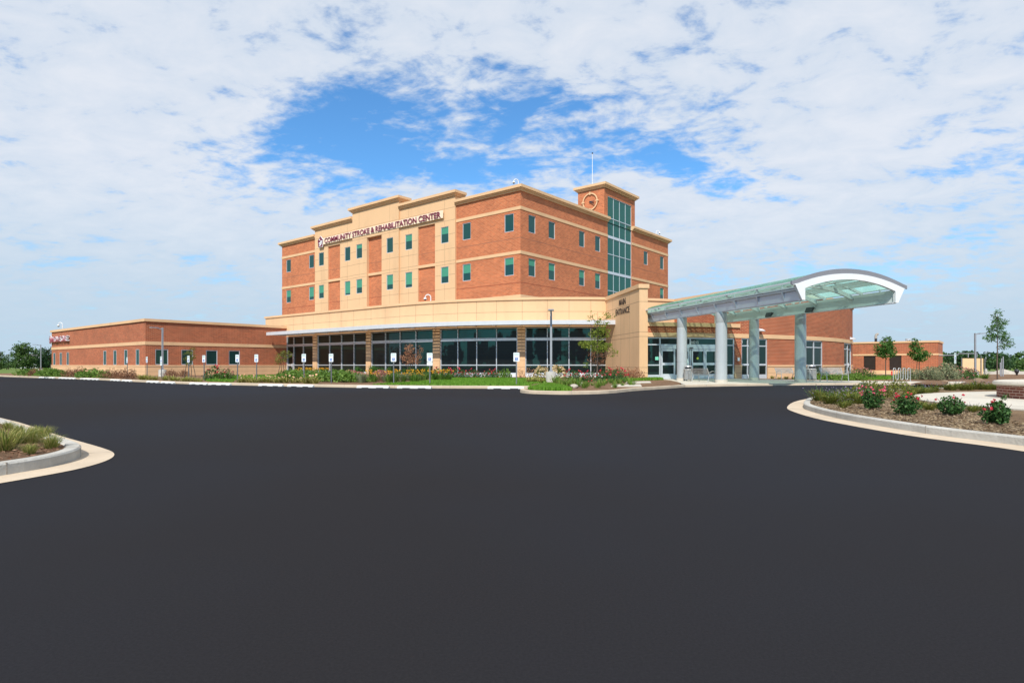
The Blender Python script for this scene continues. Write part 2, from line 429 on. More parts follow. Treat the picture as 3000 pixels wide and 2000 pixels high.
def wall(mb, P, s0, s1, z0, z1, ops=(), o=0.0, depth=.25, m=0, mr=None, ends=0.0):
    mr = m if mr is None else mr
    xs = sorted({s0, s1} | {q for w in ops for q in w[:2] if s0 < q < s1})
    zs = sorted({z0, z1} | {q for w in ops for q in w[2:4] if z0 < q < z1})
    for i in range(len(xs)-1):
        for j in range(len(zs)-1):
            cx, cz = (xs[i]+xs[i+1])/2, (zs[j]+zs[j+1])/2
            if any(w[0] < cx < w[1] and w[2] < cz < w[3] for w in ops): continue
            pquad(mb, P, xs[i], xs[i+1], zs[j], zs[j+1], o, m)
    for w in ops:
        a, b, c, d = w[:4]
        for t, sg in ((a, 1), (b, -1)):
            p, q = P.pos(t, o), P.pos(t, o-depth)
            pts = [(*p, c), (*q, c), (*q, d), (*p, d)]
            mb.quad(*(pts if sg > 0 else pts[::-1]), mr)
        cc = P.cuts(a, b)
        for i in range(len(cc)-1):
            p0, p1, q0, q1 = P.pos(cc[i], o), P.pos(cc[i+1], o), P.pos(cc[i], o-depth), P.pos(cc[i+1], o-depth)
            mb.quad((*p0, c), (*p1, c), (*q1, c), (*q0, c), mr); mb.quad((*q0, d), (*q1, d), (*p1, d), (*p0, d), mr)
    if ends:
        for t in (s0, s1):
            p, q = P.pos(t, o), P.pos(t, o-ends); mb.quad((*p, z0), (*q, z0), (*q, z1), (*p, z1), m)

# plan points
C = (.85, 60.0)
A = Path(('L', ad(C, LD, 44.9), C))                       # street face of the tall block
R = Path(('L', C, ad(C, E2, 34.0)))                       # its right face
OC = (5.3, 80.5); R1, R2 = 26.7, 35.1
PH1 = radians(21.4); PHE = radians(60.2)
T1 = (OC[0]+R1*sin(-TH), OC[1]-R1*cos(-TH))
LOB = Path(('L', ad(T1, LD, 25.2), T1), ('A', OC, R1, -TH, PH1))   # glazed lobby front
RING = Path(('A', OC, R2, radians(6.3), PHE))             # entrance and right wing front
WC = (-37.1, 60.8)
B1 = Path(('L', ad(WC, LD, 33.0), WC)); B2 = Path(('L', WC, ad(WC, E2, 15.6)))
GZ = .12                                                  # planting and paving level

# ================================================================= HOSPITAL
H = thing('hospital_building', 'red brick and tan four storey hospital with curved glass lobby and clock tower', 'building', (0, 60, 0), world=True)
def joints(mb, P, hz, vx, o, s0, s1, z0, z1, m=1, w=.025):
    for z in hz: pbox(mb, P, s0, s1, z-w/2, z+w/2, o-.02, o+.003, m)
    for s in vx: pbox(mb, P, s-w/2, s+w/2, z0, z1, o-.02, o+.002, m)
def window(P, s0, s1, z0, z1, o, blind=0.0, cols=1, rails=(), glass='glass_teal', fw=.06, name='window', d=.12):
    f = MB(); a, b = o-d-.05, o-d+.05
    pbox(f, P, s0, s1, z1-fw, z1, a, b); pbox(f, P, s0, s1, z0, z0+fw, a, b)
    pbox(f, P, s0, s0+fw, z0+fw, z1-fw, a, b); pbox(f, P, s1-fw, s1, z0+fw, z1-fw, a, b)
    for i in range(1, cols):
        t = s0+(s1-s0)*i/cols; pbox(f, P, t-fw/2, t+fw/2, z0+fw, z1-fw, a, b-.004)
    for r in rails: pbox(f, P, s0+fw, s1-fw, r-fw/2, r+fw/2, a, b-.008)
    w = f.build(name, 'silver', H)
    g = MB(); pquad(g, P, s0+.01, s1-.01, z0+.01, z1-.01, o-d); g.build('pane', glass, w)
    if blind > 0:
        g = MB(); pbox(g, P, s0+fw+.02, s1-fw-.02, z1-fw-blind*(z1-z0), z1-fw-.02, o-d-.01, o-d+.004); g.build('blind', 'blind', w)
    return w
def cornice(mb, P, s0, s1, zt, o, e0=0.0, e1=0.0, k=1.0, inner=-.6):
    for (za, zb, ov) in ((.36, 0, .55), (.52, .36, .36), (.70, .52, .18)):
        pbox(mb, P, s0-(ov*k if e0 else 0), s1+(ov*k if e1 else 0), zt-za*k, zt-zb*k, inner, o+ov*k)

ZT = 19.15
U0, U1, W0, W1 = 14.69, 16.5, 10.25, 12.08     # window rows
def zn(px1, px2, k1, d): return None
pA = lambda X: A.px(780+X/3.7935)
pR = lambda X: R.px(1300+X/3.357)
sTL, sH0, sH1, sTR = pA(555), pA(985), pA(1500), pA(2113)
winA = [pA(q) for q in (248, 502, 625, 917, 1060, 1400, 1597, 1997)] + [A.px(1300+225/3.357), A.px(1300+642/3.357)]
WW = 1.22
blU = [0, 0, 0, 0, .25, 0, .4, .4, 0, 0]; blL = [.5, .72, .55, .82, .55, .62, .75, .55, .5, .35]
opsA = []
for i, s in enumerate(winA):
    opsA.append((s-WW/2, s+WW/2, U0, U1, blU[i])); opsA.append((s-WW/2, s+WW/2, W0, W1, blL[i]))
# brick walls
w = MB()
in_ = lambda a, b: [q for q in opsA if a < q[0] < b]
wall(w, A, 0, sTL, 8.25, 18.6, in_(0, sTL)); wall(w, A, sTR, A.len, 8.25, 18.6, in_(sTR, A.len))
winR = [pR(q) for q in (870, 1065, 1360, 1516)]; winR2 = [pR(1988), pR(2147)]
c0, c1 = pR(1612), pR(1848); t0, t1 = pR(1578), pR(1880)
opsR = []
blRU = [0, 0, 0, 0, 0, 0]; blRL = [.36, .4, .45, .45, 0, .5]
for i, s in enumerate(winR+winR2):
    opsR.append((s-WW/2, s+WW/2, U0, U1, blRU[i])); opsR.append((s-WW/2, s+WW/2, W0, W1, blRL[i]))
wall(w, R, 0, R.len, 8.25, 18.6, opsR+[(c0, c1, 8.25, 18.6)])
for P, a, b, hz in ((A, 0, sTL, (13.94, 9.45)), (A, sTR, A.len, (13.94, 9.45)), (R, 0, c0, (13.94, 9.45)), (R, c1, R.len, (13.94, 9.45))):
    for z in hz: pbox(w, P, a+.01, b-.01, z-.02, z+.02, -.02, .003, 1)
# hidden rear faces and recessed brick panels
rA, rB = ad(C, LD, 44.9), ad(C, E2, 34)
rC = ad(rA, E2, 34)
wall(w, Path(('L', rC, rA)), 0, 34, 0, 18.6); wall(w, Path(('L', rB, rC)), 0, 44.9, 0, 18.6)
pans = [(pA(700), pA(835)), (pA(1145), pA(1310)), (pA(1700), pA(1890))]
for a, b in pans:
    pquad(w, A, a, b, 8.25, 17.08, .02)
    for z in (13.94, 9.6): pbox(w, A, a, b, z-.02, z+.02, 0, .025, 1)
w.build('brick_wall', ['red_brick', 'brickjoint'], H)
# tan base below the brick, bands
w = MB()
pbox(w, A, 0, A.len+.06, 6.6, 8.25, -.3, .06); pbox(w, R, .3, R.len, 6.6, 8.25, -.3, .06)
w.build('base_course', 'precast', H)
w = MB()
for za, zb in ((12.33, 12.64), (16.76, 17.08)):
    for args in ((A, -.05, sTL), (A, sTR, A.len+.05), (R, .1, c0), (R, c1, R.len)):
        w = MB(); pbox(w, *args, za, zb, -.1, .05); w.build('stone_band', 'precast', H)
for a, b in pans: w = MB(); pbox(w, A, a, b, 12.33, 12.64, 0, .19); w.build('stone_band', 'precast', H)
# tan precast bay, three planes
w = MB()
for a, b, o, zt in ((sTL, sH0, .2, 19.6), (sH0, sH1, .38, 20.6), (sH1, sTR, .2, 19.6)):
    pan = [(p0, p1, 8.25, 17.08) for p0, p1 in pans if a < p0 < b]
    wall(w, A, a, b, 8.25, zt, in_(a, b)+pan, o=o, depth=o-.02+.0, ends=o+.9)
    vx = [q for q in winA if a < q < b]
    segs = []
    for z in (18.45, 17.1, 15.6, 14.0, 12.66, 12.3, 11.15, 9.6):
        cuts = [a+.01]
        for (q0, q1, za, zb) in sorted([p[:4] for p in in_(a, b)+pan]):
            if za-.03 < z < zb+.03 and not (z > 17): cuts += [q0-.06, q1+.06]
        cuts.append(b-.01)
        for i in range(0, len(cuts)-1, 2):
            if cuts[i+1] > cuts[i]: pbox(w, A, cuts[i], cuts[i+1], z-.015, z+.015, o-.02, o+.003, 1)
    for q in vx:
        for za, zb in ((8.3, W0-.1), (W1+.1, U0-.1), (U1+.1, 17.06), (17.12, zt-.1)):
            pbox(w, A, q-.012, q+.012, za, zb, o-.02, o+.002, 1)
w.build('precast_bay', ['precast', 'joint'], H)
w = MB()
for args in ((A, -.01, sTL-.02, ZT, 0, 1, 0, 0.78, -.6), (A, sTR+.02, A.len, ZT, 0, 0, 1, 0.78, -.6), (R, .6, c0+.02, ZT, 0, 0, 0, 0.78, -.6), (R, c1-.02, R.len, ZT, 0, 0, 1, 0.78, -.6),
             (A, sTL, sH0-.02, 20.2, .2, 1, 0, 0.78, -1.2), (A, sH1+.02, sTR, 20.2, .2, 0, 1, 0.78, -1.2), (A, sH0, sH1, 21.2, .38, 1, 1, 0.78, -1.25)):
    w = MB(); cornice(w, *args); w.build('cornice', 'precast', H)
for i, q in enumerate(opsA):
    o = 0 if (q[1] < sTL or q[0] > sTR) else (.38 if sH0 < q[0] < sH1 else .2)
    window(A, q[0], q[1], q[2], q[3], o, q[4], d=.09)
for q in opsR: window(R, q[0], q[1], q[2], q[3], 0, q[4])
# clock tower
tA = R.pos(t0); tB = ad(tA, LD, 3.75); TL = Path(('L', tB, tA)); TF = Path(('L', tA, R.pos(t1)))
w = MB()
wall(w, TL, 0, TL.len, 17.5, 22.7); wall(w, TF, 0, TF.len, 18.6, 22.7, [(c0-t0, c1-t0, 18.6, 21.8)])
wall(w, Path(('L', R.pos(t1), ad(R.pos(t1), LD, 3.75))), 0, 3.75, 17.5, 22.7); wall(w, Path(('L', ad(R.pos(t1), LD, 3.75), tB)), 0, TF.len, 17.5, 22.7)
tw = w.build('clock_tower', ['red_brick', 'brickjoint'], H)
w = MB()
cornice(w, TL, 0, TL.len, 23.2, 0, 1, 1, .78); cornice(w, TF, .6, TF.len, 23.2, 0, 0, 1, .78)
w.prism([TL.pos(0), TL.pos(TL.len), TF.pos(TF.len), ad(R.pos(t1), LD, 3.75)], 22.55, 22.7)
w.build('cornice', 'precast', tw)
# curtain wall
f = MB(); zr = [(21.72, 21.8), (19.16, 19.24), (16.74, 17.06), (14.74, 14.82), (12.36, 12.68), (10.26, 10.34), (8.25, 8.4)]
for za, zb in zr: pbox(f, R, c0, c1, za, zb, -.16, -.05)
for i in range(5):
    s = c0+(c1-c0-.07)*i/4; pbox(f, R, s, s+.06, 8.25, 21.8, -.16, -.06)
cw = f.build('curtain_wall', 'silver', H)
g = MB(); pquad(g, R, c0, c1, 8.25, 21.8, -.11); g.build('pane', 'glass_curtain', cw)
w = MB(); w.prism([A.pos(0, -.3), A.pos(A.len, -.3), R.pos(R.len, -.3), rC], 18.1, 18.3); w.build('roof', 'tower_roof', H)

# ---- curved lobby
LZ = 7.28
sF = LOB.px(1792)
pL2 = lambda X: LOB.px(550+X/3.92)
pL3 = lambda X: LOB.px(1050+X/3.92)
w = MB()
pbox(w, LOB, 0, LOB.len, 4.62, 7.06, -.35, 0)
allm = [pL2(q) for q in (1213, 1323, 1625, 1762, 1905)]+[pL3(q) for q in (307, 475, 657, 1140, 1357, 1585, 2170)]+[LOB.px(1667), LOB.px(1731)]
pbox(w, LOB, .02, LOB.len-.02, 5.98, 6.01, -.02, .003, 1)
for s in allm+[LOB.px(918), LOB.px(1087), LOB.px(1269), LOB.px(1530)]: pbox(w, LOB, s-.013, s+.013, 4.7, 7.05, -.02, .002, 1)
pe = LOB.pos(0); pbox(w, Path(('L', ad(pe, E2, 8), pe)), 0, 7.6, 5.0, 7.06, -.35, 0)
w.build('lobby_parapet', ['precast', 'joint'], H)
w = MB(); pbox(w, LOB, -.1, LOB.len, 7.06, LZ, -.5, .12); pbox(w, Path(('L', ad(pe, E2, 8), pe)), 0, 7.5, 7.06, LZ, -.4, .12); w.build('coping', 'precast', H)
# roof of lobby
poly = [LOB.pos(s, -.3) for s in LOB.cuts(0, LOB.len, 2)]
poly += [ad(OC, (sin(PH1), -cos(PH1)), 14), R.pos(10, -1), A.pos(44, -1), A.pos(2, -1)]
w = MB(); w.prism(poly, 6.5, 6.7); w.build('roof', 'tower_roof', H)
bays = [(839.5, 918, (859.4, 887.5)), (930, 1074, (964.5, 999.5, 1036)), (1087.5, 1269.5, (1128.3, 1171.2, 1217.6)),
        (1290, 1516, (1340.8, 1396.2, 1454.3)), (1539, 1791, (1603.6, 1667, 1731))]
for a, b, ms in bays:
    s0, s1 = LOB.px(a), LOB.px(b); f = MB(); fo = -.06
    for za, zb, x in ((4.52, 4.62, 0), (3.40, 3.67, .03), (1.155, 1.235, .01), (.42, .50, 0)):
        pbox(f, LOB, s0, s1, za, zb, fo-.15, fo+x)
    pbox(f, LOB, s0, s1, .05, .42, fo-.15, fo+.04, 1)
    for i, s in enumerate([s0+.04]+[LOB.px(q) for q in ms]+[s1-.04]): pbox(f, LOB, s-.035, s+.035, .42, 4.6, fo-.14, fo+.05)
    o = f.build('lobby_window', ['silver', 'silver_light'], H)
    g = MB(); pquad(g, LOB, s0, s1, .45, 4.6, fo-.07); g.build('pane', 'glass_lobby', o)
# glazed side door at the far left bay
s0, s1 = LOB.px(840.5), LOB.px(858.5); f = MB()
for a, b, za, zb in ((s0, s1, 2.42, 2.55), (s0, s1, .12, .40), (s0, s1, 1.1, 1.3), (s0, s0+.1, .4, 2.42), (s1-.1, s1, .4, 2.42)): pbox(f, LOB, a, b, za, zb, -.13, -.005)
d = f.build('door', 'silver', H); g = MB(); pbox(g, LOB, s1-.22, s1-.18, .95, 1.35, .0, .05); g.build('handle', 'silver_light', d)
for a, b in ((918, 930), (1074, 1087.5), (1269.5, 1290), (1516, 1539)):
    s0, s1 = LOB.px(a), LOB.px(b); w = MB(); pbox(w, LOB, s0, s1, .05, 4.62, -.4, .1)
    for z in (1.02, 1.62, 2.25, 2.85, 3.45, 4.05): pbox(w, LOB, s0+.002, s1-.002, z-.012, z+.012, 0, .103, 1)
    w.build('pier', ['precast', 'joint'], H)
# sunshade with slatted blades
w = MB(); SO = 2.85; s0 = LOB.px(780, SO); s1 = LOB.px(1816, SO)
pbox(w, LOB, s0, s1, 4.66, 5.02, SO-.09, SO, 0)
pbox(w, LOB, s0, s1, 4.88, 4.98, .02, .14, 0)
sn = w.build('sunshade', ['shade_metal'], H)
for k in range(9): w = MB(); pbox(w, LOB, s0+.02, s1-.02, 4.83, 4.855, .16+.292*k, .16+.292*k+.235, 0); w.build('blade', 'silver_light', sn)
w = MB()
for s in allm+[s0+.1, s0+2.5, s1-.1]+[LOB.px(q) for q in (924, 1080, 1280, 1527)]:
    w = MB(); pbox(w, LOB, s-.03, s+.03, 4.70, 4.826, .14, SO-.1, 0); w.build('bracket', 'silver', sn)
# ---- fin wall by the entrance
FP = radians(7.45); fa = ad(OC, (sin(FP), -cos(FP)), R1-.2); fb = ad(OC, (sin(FP), -cos(FP)), R2+.45)
FIN = Path(('L', fa, fb)); FT = .66
w = MB(); fl = FIN.len
pbox(w, FIN, 0, fl, .05, 6.98, -FT/2, FT/2)
for z in (5.98, 3.70, 3.35, 1.02, .6): pbox(w, FIN, .01, fl+.003, z-.014, z+.014, -FT/2-.003, FT/2+.003, 1)
for q in (.25, .5, .75): pbox(w, FIN, fl*q-.012, fl*q+.012, 1.03, 6.9, -FT/2, FT/2+.002, 1)
w.build('fin_wall', ['precast', 'joint'], H)
w = MB(); pbox(w, FIN, -.0, fl+.1, 6.98, 7.29, -FT/2-.09, FT/2+.09); w.build('coping', 'precast', H)
# ---- entrance front and right wing
q2 = lambda X: RING.px(1880+X/7.84)
sE0, sE1 = RING.px(1889), RING.px(2152.4); sW = (PH1-radians(6.3))*R2
opE = [(sE0, sE1, .1, 3.33), (RING.px(2172.7), RING.px(2248), .1, 3.33), (RING.px(2362), RING.px(2410), .5, 3.33), (RING.px(2473), RING.px(2494), .1, 3.33)]
w = MB()
wall(w, RING, sE0, sW, .05, 4.16, opE[:1], mr=0)
wall(w, RING, sW, RING.len, .05, 7.0, opE[1:], mr=0)
RL = Path(('L', ad(OC, (sin(PH1), -cos(PH1)), R1-.3), ad(OC, (sin(PH1), -cos(PH1)), R2)))
wall(w, RL, 0, RL.len, 4.2, 7.0)
pe = RING.pos(RING.len); wall(w, Path(('L', pe, ad(pe, (-sin(PHE), cos(PHE)), 16))), 0, 16, 0, 7.0)
w.build('brick_wall', ['wing_brick'], H)
w = MB()
pbox(w, RING, sE0, RING.len+.03, 3.35, 3.68, -.1, .05); w.build('stone_band', 'precast', H)
cur = [sE1]+[q for o in opE[1:] for q in o[:2]]+[RING.len]
for i in range(0, len(cur), 2):
    w = MB()
    if cur[i+1]-cur[i] > .05: pbox(w, RING, cur[i], cur[i+1], 1.06, 1.21, -.1, .07); pbox(w, RING, cur[i], cur[i+1], .05, 1.04, -.1, .03); pbox(w, RING, cur[i]+.002, cur[i+1]-.002, .55, .565, -.1, .033, 1); w.build('base_course', ['precast', 'joint'], H)
w = MB()
pbox(w, RING, sE0, sW-.02, 4.16, 4.46, -.5, .12)
pbox(w, RING, sW-.1, RING.len+.1, 7.0, 7.28, -.5, .12); pbox(w, RL, 0, RL.len-.52, 7.0, 7.28, -.4, .12)
w.build('coping', 'precast', H)
w = MB()
w.prism([RING.pos(s, -.3) for s in RING.cuts(sE0, sW, 1)]+[ad(OC, (sin(a), -cos(a)), R1) for a in (PH1, radians(14), FP)], 4.2, 4.3)
w.prism([RING.pos(s, -.3) for s in RING.cuts(sW, RING.len, 2)]+[ad(OC, (sin(a), -cos(a)), 20) for a in (PHE, PH1)], 6.6, 6.75)
w.build('roof', 'tower_roof', H)
# entrance glazing
f = MB(); s0, s1 = opE[0][:2]; fo = -.06
for za, zb in ((3.23, 3.33), (2.72, 2.80), (.05, .46)): pbox(f, RING, s0, s1, za, zb, fo-.12, fo)
for X in (80, 425, 1122, 2122): s = q2(X); pbox(f, RING, s-.05, s+.05, .46, 3.23, fo-.12, fo+.02)
for a, b in ((85, 425), (1930, 2120)): pbox(f, RING, q2(a), q2(b), 1.16, 1.24, fo-.12, fo+.01)
eg = f.build('entrance_glazing', 'silver', H)
g = MB(); pquad(g, RING, s0, s1, .1, 3.3, fo-.06); g.build('pane', 'glass_lobby', eg)
for a, b, ln in ((440, 790, ((450, 772),)), (1000, 1700, ((840, 1090), (1150, 1455), (1462, 1720)))):
    f = MB(); pbox(f, RING, q2(a), q2(1720 if b == 1700 else b), 2.44, 2.715, fo-.1, fo+.10)
    for (u, v) in ln:
        u, v = q2(u), q2(v)
        for x0, x1, za, zb in ((u, v, 2.26, 2.43), (u, v, 1.19, 1.38), (u, v, .14, .52), (u, u+.11, .52, 2.26), (v-.11, v, .52, 2.26)):
            pbox(f, RING, x0, x1, za, zb, fo-.05, fo+.055)
    f.build('sliding_door', 'silver', H)
f = MB(); pbox(f, RING, q2(1090), q2(1165), 2.50, 2.56, fo+.1, fo+.2); f.build('door_sensor', 'black', H)
for (a, b, za, zb, ln, nm) in ((opE[1][0], opE[1][1], .1, 3.33, (2192, 2219), 'entrance_glazing'), (opE[2][0], opE[2][1], .5, 3.33, (2386,), 'window'), (opE[3][0], opE[3][1], .1, 3.33, (2485,), 'entrance_glazing')):
    f = MB()
    for z0, z1 in ((zb-.08, zb), (2.70, 2.78), (za, za+(.34 if za < .3 else .06))): pbox(f, RING, a, b, z0, z1, fo-.12, fo)
    pbox(f, RING, a+.07, b-.07, 1.16, 1.23 if nm == 'window' else 1.30, fo-.12, fo-.004)
    for s in [a+.035]+[RING.px(q) for q in ln]+[b-.035]: pbox(f, RING, s-.035, s+.035, za, zb-.08, fo-.12, fo+.02)
    o = f.build(nm, 'silver', H); g = MB(); pquad(g, RING, a, b, za, zb, fo-.06); g.build('pane', 'glass_lobby', o)
    if nm != 'window':
        g = MB(); s = RING.px(ln[0])+.16; pbox(g, RING, s, s+.05, 1.0, 1.4, fo+.02, fo+.07); g.build('handle', 'silver_light', o)
def decal(name, mats, P, s, z, w_, h_, o=-.1, kind='rect'):
    g = MB()
    if kind == 'rect': pbox(g, P, s-w_/2, s+w_/2, z-h_/2, z+h_/2, o, o+.012)
    else:
        p, n = P.at(s); tg = (-n[1], n[0]); vs = [(p[0]+n[0]*(o+.01)+tg[0]*w_/2*cos(a), p[1]+n[1]*(o+.01)+tg[1]*w_/2*cos(a), z+h_/2*sin(a)) for a in [i*pi/10 for i in range(20)]]
        g.add(vs, [tuple(range(20))])
    return g.build(name, mats, H)
decal('notice', 'mint', RING, q2(360), 1.71, .27, .25)
decal('notice', 'sign_white', RING, q2(1060), 1.52, .2, .32, .0); decal('door_sticker', 'lemon', RING, q2(1300), 1.72, .19, .19, -.1, 'disc')
decal('call_box', 'silver_light', RING, q2(2225), 1.66, .2, .26, .0)
def ringtext(s_, X, z, wd, ht):
    s = q2(X); p, n = RING.at(s); tg = (-n[1], n[0]); p = ad(p, n, fo-.055)
    text(s_, wd, ht, .012, H, 'lettering', (*p, z), tg, n, ('ivory_text',))
ringtext('A', 128, 3.0, .16, .22); ringtext('10215', 1240, 2.86, .62, .22); ringtext('K', 2330, 2.96, .15, .22)

# ---- low wing on the left
wb1 = [(155.6, 163.3), (174.7, 182.4), (194.4, 203.3), (301.8, 313), (331.6, 342.6), (363, 375), (396.7, 410)]
wb2 = [(454.8, 493), (531.4, 565.6), (603.6, 637.2), (670.4, 703)]
o1 = [(B1.px((a+b)/2)-.45, B1.px((a+b)/2)+.45, 1.22, 2.82) for a, b in wb1]
o2 = [(B2.px(a), B2.px(b), 1.22, 2.82) for a, b in wb2]
w = MB()
wall(w, B1, 0, B1.len, .05, 5.62, o1); wall(w, B2, 0, B2.len, .05, 5.62, o2)
wl, wr = B1.pos(0), B2.pos(B2.len)
wall(w, Path(('L', ad(wl, E2, 15), wl)), 0, 15, 0, 5.62)
for z in (): pass
w.build('brick_wall', ['wing_brick'], H)
w = MB()
for za, zb, o in ((3.25, 3.6, .05), (1.04, 1.2, .08), (.05, 1.02, .05)):
    w = MB(); pbox(w, B1, -.05, B1.len+o, za, zb, -.1, o); pbox(w, B2, .1, B2.len, za, zb, -.1, o)
    if zb == 1.02: pbox(w, B1, 0, B1.len+.003, .53, .545, 0, .053, 1); pbox(w, B2, .1, B2.len, .53, .545, 0, .053, 1)
    w.build('stone_band', ['precast', 'joint'], H)
w = MB(); pbox(w, B1, -.15, B1.len+.15, 5.62, 5.9, -.5, .15); pbox(w, B2, .5, B2.len+.0, 5.62, 5.9, -.5, .15); w.build('coping', 'precast', H)
w = MB(); w.prism([ad(wl, E2, .3), B2.pos(.3, -.3), wr, ad(wl, E2, 15)], 5.2, 5.35); w.build('roof', 'tower_roof', H)
for q in o1: window(B1, *q, 0, 0, 1, (), 'glass_teal', .04, d=.03)
for q in o2: window(B2, *q, 0, 0, 1, (), 'glass_teal', .07, d=.08)

# ---------------------------------------------------------------- things fixed on the building
def wallsign(P, s0, s1, zb, ht, o, txt, label, logo_s):
    p0, n = P.at(s0); tg = (-n[1], n[0]); base = ad(p0, n, o)
    t = thing('wall_sign', label, 'sign', (*base, zb), world=True)
    return t, tg, n
p, n = A.at(A.px(962)); tg = (-n[1], n[0])
sg = thing('wall_sign', 'long maroon letter sign with pentagon emblem across the tan bay of the hospital', 'sign', (*ad(p, n, .5), 17.3), world=True)
sa, sb = A.px(960.5), A.px(1300.5)
w = MB(); pbox(w, A, A.px(953), sb+.3, 17.44, 18.30, .40, .44); w.build('raceway_board', 'board_ivory', sg)
text('COMMUNITY STROKE & REHABILITATION CENTER', sb-sa, .68, .09, sg, 'lettering', (*A.pos((sa+sb)/2, .44), 17.53), tg, n, ('maroon', 'letter_side'), .022)
def emblem(P, sc, zc, sz, o, parent):
    pc, n = P.at(sc); tg = (-n[1], n[0])
    def pt(x, z, d): return (pc[0]+tg[0]*x*sz+n[0]*d, pc[1]+tg[1]*x*sz+n[1]*d, zc+z*sz)
    def slab(poly, d0, d1, mat_, nm, par):
        g = MB(); k = len(poly); vs = [pt(x, z, d0) for x, z in poly]+[pt(x, z, d1) for x, z in poly]
        g.add(vs, [tuple(range(k, 2*k))]+[(i, (i+1) % k, k+(i+1) % k, k+i) for i in range(k)]); return g.build(nm, mat_, par)
    pent = [(-.42, -.62), (.40, -.62), (.56, .22), (0, .72), (-.56, .22)]
    e = slab([(x*1.1, z*1.1) for x, z in pent], o, o+.10, 'white_paint', 'emblem', parent)
    slab(pent, o+.10, o+.13, 'maroon', 'emblem_face', e)
    g = MB()
    for x0, z0, x1, z1, x2, z2, th in ((-.02, .10, .18, .02, .46, .12, .16), (-.28, -.12, .08, -.2, .40, .0, .18), (-.22, -.42, .10, -.42, .32, -.16, .18)):
        P_ = [(x0, z0), ((x0+2*x1+x2)/4, (z0+2*z1+z2)/4-.03), (x2, z2)]
        top = [(x, z+th/2) for x, z in P_]; bot = [(x, z-th/2) for x, z in P_[::-1]]
        poly = top+bot; g.add([pt(x, z, o+.135) for x, z in poly], [(0, 1, 4, 5), (1, 2, 3, 4)])
    g.add([pt(-.12+.11*cos(a), .32+.11*sin(a), o+.135) for a in [i*pi/6 for i in range(12)]], [tuple(range(12))])
    g.build('emblem_figure', 'white_paint', e)
emblem(A, A.px(948.5), 17.82, 1.05, .42, sg)
p, n = B1.at(B1.px(180)); tg = (-n[1], n[0])
sg = thing('wall_sign', 'short maroon letter sign with emblem on the low left brick wing', 'sign', (*ad(p, n, .2), 4.2), world=True)
sa, sb = B1.px(156), B1.px(204.5)
text('IMMEDIATE CARE', sb-sa, .74, .28, sg, 'lettering', (*B1.pos((sa+sb)/2, .1), 4.24), tg, n, ('sign_red', 'white_paint'), .012)
w = MB(); pbox(w, B1, sa, sb, 4.3, 4.42, .0, .1); pbox(w, B1, sa, sb, 4.8, 4.92, .0, .1); w.build('raceway_bar', 'white_paint', sg)
emblem(B1, B1.px(152.5), 4.62, .8, .1, sg)
# MAIN ENTRANCE on the fin's left face
p, n = FIN.at(fl*.56); tg = (-n[1], n[0])
sg = thing('wall_lettering', 'dark raised MAIN ENTRANCE letters on the tan fin wall', 'sign', (*ad(p, n, FT/2), 5.4), world=True)
fm = fl*.55
text('MAIN', 1.7, .50, .03, sg, 'lettering', (*FIN.pos(fm, FT/2), 6.13), tg, n, ('louvre_brown',), .006)
text('ENTRANCE', 3.6, .50, .03, sg, 'lettering', (*FIN.pos(fm, FT/2), 5.38), tg, n, ('louvre_brown',), .006)
# clock
sc_ = TL.len-1.92; pc, n = TL.at(sc_); tg = (-n[1], n[0]); zc = 21.2
ck = thing('wall_clock', 'open tan ring clock with dark hands on the brick clock tower', 'clock', (*pc, zc), world=True)
def cpt(r, a, d): return (pc[0]+tg[0]*r*sin(a)+n[0]*d, pc[1]+tg[1]*r*sin(a)+n[1]*d, zc+r*cos(a))
g = MB(); k = 40
for i in range(k):
    a0, a1 = 2*pi*i/k, 2*pi*(i+1)/k
    g.quad(cpt(.93, a0, .16), cpt(.93, a1, .16), cpt(1.08, a1, .16), cpt(1.08, a0, .16)); g.quad(cpt(1.08, a0, .16), cpt(1.08, a1, .16), cpt(1.08, a1, .08), cpt(1.08, a0, .08)); g.quad(cpt(.93, a1, .16), cpt(.93, a0, .16), cpt(.93, a0, .08), cpt(.93, a1, .08))
g.build('ring', 'precast', ck)
for i in range(4):
    a = i*pi/2; g = MB(); ta = (cos(a), -sin(a))
    for r0, r1_, hw in ((.82, 1.2, .07),):
        c4 = []
        for d in (0, .2):
            for r, sgn in ((r0, -1), (r1_, -1), (r1_, 1), (r0, 1)):
                q = cpt(r, a, d); c4.append((q[0]+tg[0]*cos(a)*hw*sgn, q[1]+tg[1]*cos(a)*hw*sgn, q[2]-sin(a)*hw*sgn))
        g.add(c4, [(4, 5, 6, 7), (0, 1, 5, 4), (1, 2, 6, 5), (2, 3, 7, 6), (3, 0, 4, 7)])
    g.build('hour_mark', 'precast', ck)
for nm, a, ln, hw in (('hour_hand', radians(93), .62, .085), ('minute_hand', radians(126), .86, .05)):
    g = MB(); c4 = []
    for d in (.1, .14 if nm == 'hour_hand' else .17):
        for r, sgn in ((-.12, -1), (ln, -.4), (ln, .4), (-.12, 1)):
            q = cpt(r, a, d); c4.append((q[0]+tg[0]*cos(a)*hw*sgn, q[1]+tg[1]*cos(a)*hw*sgn, q[2]-sin(a)*hw*sgn))
    g.add(c4, [(4, 5, 6, 7), (0, 1, 5, 4), (1, 2, 6, 5), (2, 3, 7, 6), (3, 0, 4, 7)]); g.build(nm, 'dark_metal', ck)
